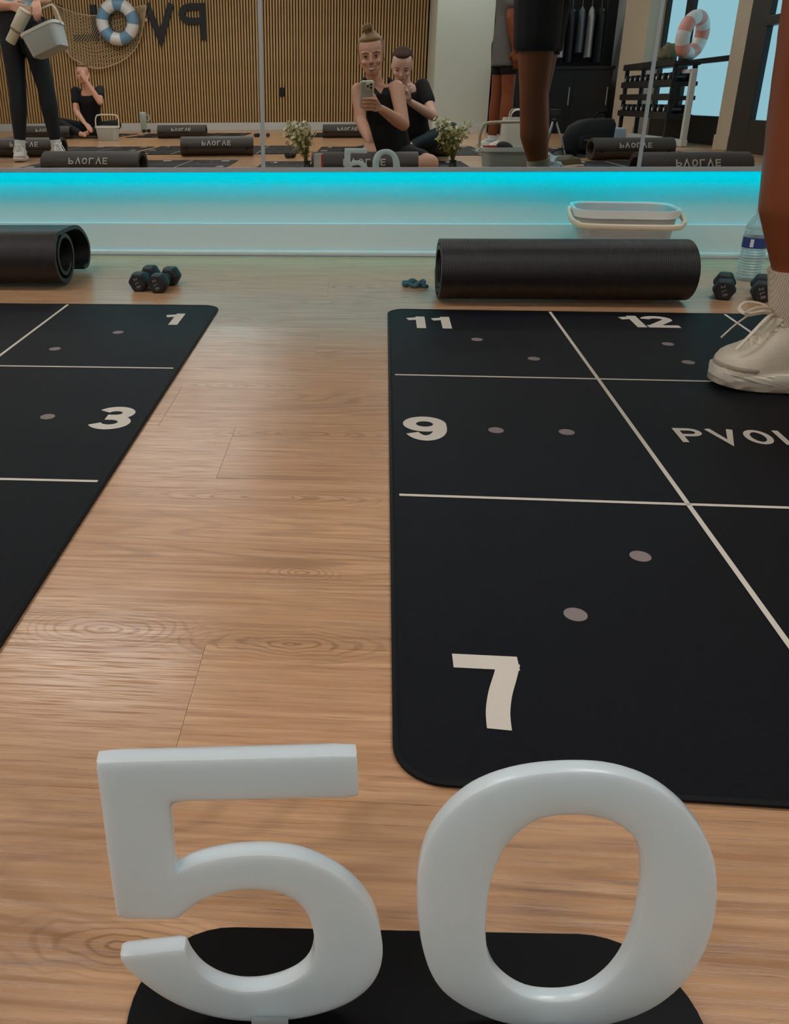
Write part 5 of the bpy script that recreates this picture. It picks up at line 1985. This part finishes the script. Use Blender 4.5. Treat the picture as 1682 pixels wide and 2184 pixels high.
flowers('vase of pale yellow blossoms by the white card box', (-0.325, 0.235, 0), 0.20, 0.085, 5, -0.045)
flowers('fuller vase of pale yellow blossoms between sign and bin', (0.470, 0.225, 0), 0.21, 0.125, 9, -0.01)

# white box next to the vase
t = thing('card_box', 'small white box with a red edge beside the flower vase', 'box', (-0.262, 0.245, 0), R_(8))
b = new()
box(b, (0, 0, 0.083), (0.046, 0.030, 0.166), bevel=0.002)
obj('box_body', b, MT['white_trim'], t, False)
b = new()
box(b, (0.0215, 0, 0.083), (0.006, 0.032, 0.160))
obj('box_edge', b, MT['red'], t, False)

# ------------------------------------------------------------------ things gathered near the windows
b = new()
box(b, (0.655, 0.285, 0.181), (0.075, 0.02, 0.052), Euler((0, 0, 0.1)).to_matrix().to_4x4(), bevel=0.001)
tag(obj('red_card', b, MT['red'], None, False), 'red card sticking out of the pale bin near the flowers', 'card')
b = new()
ellipsoid(b, (0.735, 0.275, 0.190), (0.050, 0.050, 0.035), Matrix.Rotation(R_(20), 3, 'Y'))
tag(obj('pouch', b, MT['black_cloth']), 'black pouch lying in the pale bin beside the red card', 'pouch')
t = thing('tote_bag', 'white canvas tote bag standing behind the pale bin', 'bag', (0.985, -0.90, 0), R_(-6))
b = new()
secs = []
rings = []
for f, z, dy in ((0.9, 0.0, 0.05), (1.0, 0.02, 0.055), (1.02, 0.18, 0.05), (1.0, 0.30, 0.03), (0.98, 0.325, 0.022)):
    rings.append([b.verts.new((x * (1 + 0.02 * math.sin(30 * z)), y + 0.006 * math.sin(9 * x * 6 + z * 20), z)) for x, y in rrect(0.21 * f, dy * 2, dy * 0.7, 5)])
ring_bridge(b, rings, True, True, False)
obj('bag_body', b, MT['tote'], t)
for s in (-1, 1):
    b = new()
    tube(b, smooth_line([(-0.055, s * 0.022, 0.27), (-0.055, s * 0.024, 0.34), (-0.03, s * 0.045, 0.37), (0.03, s * 0.045, 0.365), (0.055, s * 0.024, 0.34), (0.055, s * 0.022, 0.27)], 4), 0.009, 8, flat=(0.35, 1.2))
    obj('strap', b, MT['tote'], t)
# crumpled plastic bag
b = new()
bmesh.ops.create_icosphere(b, subdivisions=4, radius=1.0)
rg = random.Random(4)
from mathutils import noise as mnoise
for v in b.verts:
    d = v.co.normalized()
    k = 1 + 0.35 * mnoise.noise(d * 2.6) + 0.16 * mnoise.noise(d * 7)
    v.co = Vector((d.x * 0.105 * k, d.y * 0.075 * k, max(-0.068, d.z * 0.085 * k) + 0.068))
tag(obj('plastic_bag', b, MT['plastic_bag'], None, True, (0.985, 0.06, 0)), 'crumpled pale blue plastic bag beside the pale bin', 'bag')
# olive sling bag
t = thing('sling_bag', 'olive canvas sling bag with a cream rim lying near the plastic bag', 'bag', (1.16, -0.30, 0), R_(-10))
b = new()
rings = []
for f, z in ((0.75, 0.0), (0.95, 0.02), (1.0, 0.06), (0.86, 0.10), (0.5, 0.118)):
    rings.append([b.verts.new((x, y, z + 0.006 * math.sin(20 * x))) for x, y in rrect(0.26 * f, 0.13 * f, 0.06 * f, 6)])
ring_bridge(b, rings, True, True, True)
obj('bag_body', b, MT['olive'], t)
b = new()
tube(b, [(x, y, 0.062 + 0.006 * math.sin(20 * x)) for x, y in rrect(0.264, 0.134, 0.062, 8)], 0.006, 6, closed=True)
obj('rim', b, MT['bin_handle'], t)
b = new()
tube(b, smooth_line([(-0.10, 0, 0.10), (-0.05, 0.03, 0.15), (0.03, 0.04, 0.155), (0.10, 0, 0.10)], 5), 0.008, 6, flat=(0.4, 1.4))
obj('strap', b, MT['black_cloth'], t)
# folding tripod
t = thing('tripod', 'small folding tripod with silver legs beside the black backpack', 'tripod', (1.50, -2.30, 0), 0.3)
b = new()
lathe(b, [(0.018, 0.245), (0.022, 0.25), (0.022, 0.275), (0.012, 0.285), (0.012, 0.305)], 14)
obj('hub', b, MT['black_metal'], t)
for k in range(3):
    a = 2 * math.pi * k / 3
    b = new()
    tube(b, [(0.016 * math.cos(a), 0.016 * math.sin(a), 0.26), (0.075 * math.cos(a), 0.075 * math.sin(a), 0.12), (0.115 * math.cos(a), 0.115 * math.sin(a), 0.006)], [0.009, 0.007, 0.006], 8)
    obj('leg', b, MT['alu'], t)
b = new()
box(b, (0, 0, 0.33), (0.08, 0.014, 0.05), bevel=0.004)
obj('clamp', b, MT['black_metal'], t, False)
# backpack
t = thing('backpack', 'black backpack slumped on the floor before the dark recess', 'backpack', (1.86, -2.62, 0), R_(-8))
b = new()
rings = []
for f, z, g in ((0.92, 0.0, 0), (1.0, 0.03, 0), (1.0, 0.14, 0.0), (0.93, 0.22, 0.02), (0.70, 0.262, 0.05), (0.35, 0.275, 0.07)):
    rings.append([b.verts.new((x + g, y, z + 0.03 * (x + 0.2) * (z > 0.1))) for x, y in rrect(0.42 * f, 0.20 * f, 0.085 * f, 7)])
ring_bridge(b, rings, True, True, True)
obj('bag_body', b, MT['black_cloth'], t)
b = new()
rings = []
for f, z in ((0.8, 0.03), (1.0, 0.05), (1.0, 0.13), (0.8, 0.15)):
    rings.append([b.verts.new((x, y + 0.108, z)) for x, y in rrect(0.24 * f, 0.05 * f, 0.02 * f, 5)])
ring_bridge(b, rings, True, True, True)
pk = obj('pocket', b, MT['black_cloth'], t)
b = new()
tube(b, [(-0.08, 0.136, 0.115), (0.05, 0.137, 0.112), (0.07, 0.138, 0.085)], 0.003, 6)
obj('zip_pull', b, MT['alu'], pk)
b = new()
tube(b, smooth_line([(0.02, 0.02, 0.27), (0.05, 0.04, 0.325), (0.11, 0.04, 0.32), (0.13, 0.02, 0.28)], 5), 0.010, 8, flat=(0.5, 1.3))
obj('strap', b, MT['black_cloth'], t)
b = new()
box(b, (0, 0, 0.10), (0.09, 0.07, 0.20), bevel=0.02)
for v in b.verts:
    v.co.x *= 0.8 + 1.2 * v.co.z
    v.co.y += 0.01 * math.sin(40 * v.co.x)
tag(obj('towel', b, MT['towel'], None, True, (2.18, -2.86, 0)), 'pale blue towel bundle standing by the black backpack', 'towel')

# small dark dumbbell-like accessories left on the back mats, as pairs
for i, (x, y, rz_, lab) in enumerate(((-1.42, -6.45, 0.2, 'black hex dumbbell lying on the floor below the slatted wall, near the seam'), (-1.28, -6.50, -0.1, 'second black hex dumbbell below the slatted wall, near the seam'),
                                       (-0.62, -2.15, 0.4, 'black hex dumbbell beside the flower vase reflection, left open on the floor'), (-3.35, -8.4, 0.9, 'black hex dumbbell lying before the mint tumbler'))):
    dup(d_1, (x, y, 0), rz_, lab)

# ------------------------------------------------------------------ dark recess: counter, rail and hanging clothes
t = thing('counter', 'black counter with a pale top edge in the dark recess', 'counter', (2.44, -7.45, 0))
b = new()
box(b, (0, 0, 0.39), (1.48, 0.50, 0.78), bevel=0.004)
obj('cabinet_body', b, MT['dark_wall'], t, False)
b = new()
box(b, (0, 0.005, 0.80), (1.52, 0.54, 0.04), bevel=0.004)
obj('worktop', b, MT['black_metal'], t, False)
for k in range(3):
    b = new()
    box(b, (-0.49 + 0.49 * k, 0.255, 0.385), (0.475, 0.016, 0.72), bevel=0.003)
    d_ = obj('door', b, MT['dark_wall'], t, False)
    b = new()
    box(b, (-0.49 + 0.49 * k + 0.20, 0.272, 0.46), (0.012, 0.016, 0.22), bevel=0.003)
    obj('handle', b, MT['alu'], d_, False)
t = thing('clothes_rail', 'black metal clothes rail above the black counter', 'rail', (2.44, -7.75, 0))
b = new()
tube(b, [(-0.72, 0, 1.66), (0.72, 0, 1.66)], 0.013, 10)
obj('rail_bar', b, MT['alu'], t)
for s in (-1, 1):
    b = new()
    tube(b, [(s * 0.71, 0, 0.0), (s * 0.71, 0, 1.66)], 0.013, 10)
    obj('post', b, MT['black_metal'], t)
rg = random.Random(11)
gm = [MT['garment_dark'], MT['garment_grey'], MT['garment_light']]
gw = ['charcoal', 'grey blue', 'pale grey']
gproto = {}
for k in range(11):
    kind = (0, 1, 0, 2, 1, 0, 2, 0, 1, 2, 0)[k]
    x = 1.82 + 0.125 * k
    if kind not in gproto:
        t = thing('hanging_garment', gw[kind] + ' garment hanging on the rail over the black counter', 'garment', (x, -7.75, 1.66), 0, 'garments on the rail')
        b = new()
        hgt = (0.72, 0.60, 0.66)[kind]
        rings = []
        for f, z in ((0.10, -0.10), (0.55, -0.14), (0.8, -0.22), (0.9, -0.4), (1.0, -0.06 - hgt)):
            rings.append([b.verts.new((0.045 * f * math.cos(q) * (1 + 0.25 * math.sin(5 * q)), 0.17 * f * math.sin(q), z)) for q in [2 * math.pi * j / 20 for j in range(20)]])
        ring_bridge(b, rings, True, True, True)
        obj('cloth_body', b, gm[kind], t)
        b = new()
        tube(b, [(0, 0, -0.10), (0, 0, -0.03), (0, 0.014, 0.0), (0, 0.004, 0.017), (0, -0.012, 0.010)], 0.003, 6)
        tube(b, [(0, -0.15, -0.17), (0, 0, -0.10), (0, 0.15, -0.17)], 0.004, 6)
        obj('hanger', b, MT['alu'], t)
        gproto[kind] = t
    else:
        t = copy_tree(gproto[kind])
        t.location = (x, -7.75, 1.66)
    t.rotation_euler[2] = rg.uniform(-0.06, 0.06)

# framed dark panel on the pale wall
t = thing('framed_panel', 'white framed dark mirror panel beside the pale wall', 'panel', (1.80, -7.52, 0.92))
b = new()
box(b, (0, 0, 0.42), (0.19, 0.03, 0.80), bevel=0.002)
obj('panel', b, MT['acrylic_black'], t, False)
for c_, s_ in (((-0.105, 0, 0.42), (0.02, 0.045, 0.86)), ((0, 0, 0.835), (0.21, 0.045, 0.03)), ((0, 0, 0.005), (0.21, 0.045, 0.03))):
    b = new()
    box(b, c_, s_, bevel=0.002)
    obj('frame', b, MT['white_trim'], t, False)
for z in (0.09, 0.17):
    pass

# ------------------------------------------------------------------ dumbbell rack along the windows
t = thing('dumbbell_rack', 'black tiered dumbbell rack with white end frame before the windows', 'rack', (3.0, -4.72, 0))
YR0, YR1 = -0.88, 0.86
tiers = (0.265, 0.43, 0.555, 0.735)
for z in tiers:
    b = new()
    box(b, (0, (YR0 + YR1) / 2, z), (0.24, YR1 - YR0, 0.04), Matrix.Rotation(R_(0), 4, 'Y'), bevel=0.008)
    box(b, (-0.118, (YR0 + YR1) / 2, z + 0.012), (0.014, YR1 - YR0, 0.058), bevel=0.003)
    obj('tray', b, MT['black_metal'], t, False)
for y in (YR0 + 0.06, YR1 - 0.06):
    for x in (-0.09, 0.09):
        b = new()
        box(b, (x, y, 0.37), (0.035, 0.05, 0.74), bevel=0.003)
        obj('post', b, MT['black_metal'], t, False)
b = new()
box(b, (0.0, YR1 + 0.19, 0.34), (0.05, 0.055, 0.68), bevel=0.004)
box(b, (0.0, YR1 + 0.06, 0.66), (0.05, 0.26, 0.035), bevel=0.004)
obj('end_frame', b, MT['white_trim'], t, False)
b = new()
box(b, (0.0, (YR0 + YR1) / 2 + 0.16, 0.035), (0.06, YR1 - YR0 + 0.14, 0.06), bevel=0.004)
obj('base_bar', b, MT['white_trim'], t, False)
# dumbbells standing on the trays, their ends to the room
proto_d = None
for z, y0, y1, n in ((tiers[0] + 0.02, -0.78, 0.70, 9), (tiers[1] + 0.02, -0.75, 0.70, 0), (tiers[2] + 0.02, -0.78, 0.70, 9)):
    for k in range(n):
        y = -4.72 + y0 + (y1 - y0) * k / max(1, n - 1)
        if proto_d is None:
            q = thing('rack_dumbbell', 'black dumbbell with a pale end disc resting in the dark rack', 'dumbbell', (3.0, y, z), 0, 'dumbbells resting in the rack')
            for s in (-1, 1):
                b = new()
                lathe(b, [(0.036, 0.0), (0.042, 0.006), (0.042, 0.056), (0.036, 0.062)], 14, (s * 0.05, 0, 0.043), Matrix.Rotation(s * math.pi / 2, 4, 'Y'))
                hd = obj('head', b, MT['neoprene'], q)
                b = new()
                lathe(b, [(0.017, 0.0615), (0.017, 0.0640)], 12, (s * 0.05, 0, 0.043), Matrix.Rotation(s * math.pi / 2, 4, 'Y'))
                obj('end_disc', b, MT['white_trim'], hd)
            b = new()
            tube(b, [(-0.055, 0, 0.043), (0.055, 0, 0.043)], 0.014, 10)
            obj('handle', b, MT['alu'], q)
            proto_d = q
        else:
            q = copy_tree(proto_d)
            q.location = (3.0, y, z)
# olive bag on the rack next to the ring
b = new()
bmesh.ops.create_icosphere(b, subdivisions=3, radius=1.0)
for v in b.verts:
    d = v.co.normalized()
    k = 1 + 0.25 * mnoise.noise(d * 2.2)
    v.co = Vector((d.x * 0.09 * k, d.y * 0.12 * k, max(-0.08, d.z * 0.10 * k) + 0.08))
tag(obj('cloth_bag', b, MT['olive'], None, True, (2.99, -4.45, 0.756)), 'small olive cloth bag on the rack beside the pink ring', 'bag')
# rolled towels under the rack front
for k in range(5):
    b = new()
    lathe(b, [(0.010, -0.13), (0.045, -0.125), (0.048, 0.0), (0.045, 0.125), (0.010, 0.13)], 16, (0, 0, 0.048), Matrix.Rotation(math.pi / 2, 4, 'Y'))
    tag(obj('foam_roller', b, MT['foam'] if k % 2 else MT['garment_grey'], None, True, (2.72, -5.55 + 0.115 * k, 0)), 'small dark roller lying on the floor before the dumbbell rack', 'roller', 'rollers on the floor by the rack')
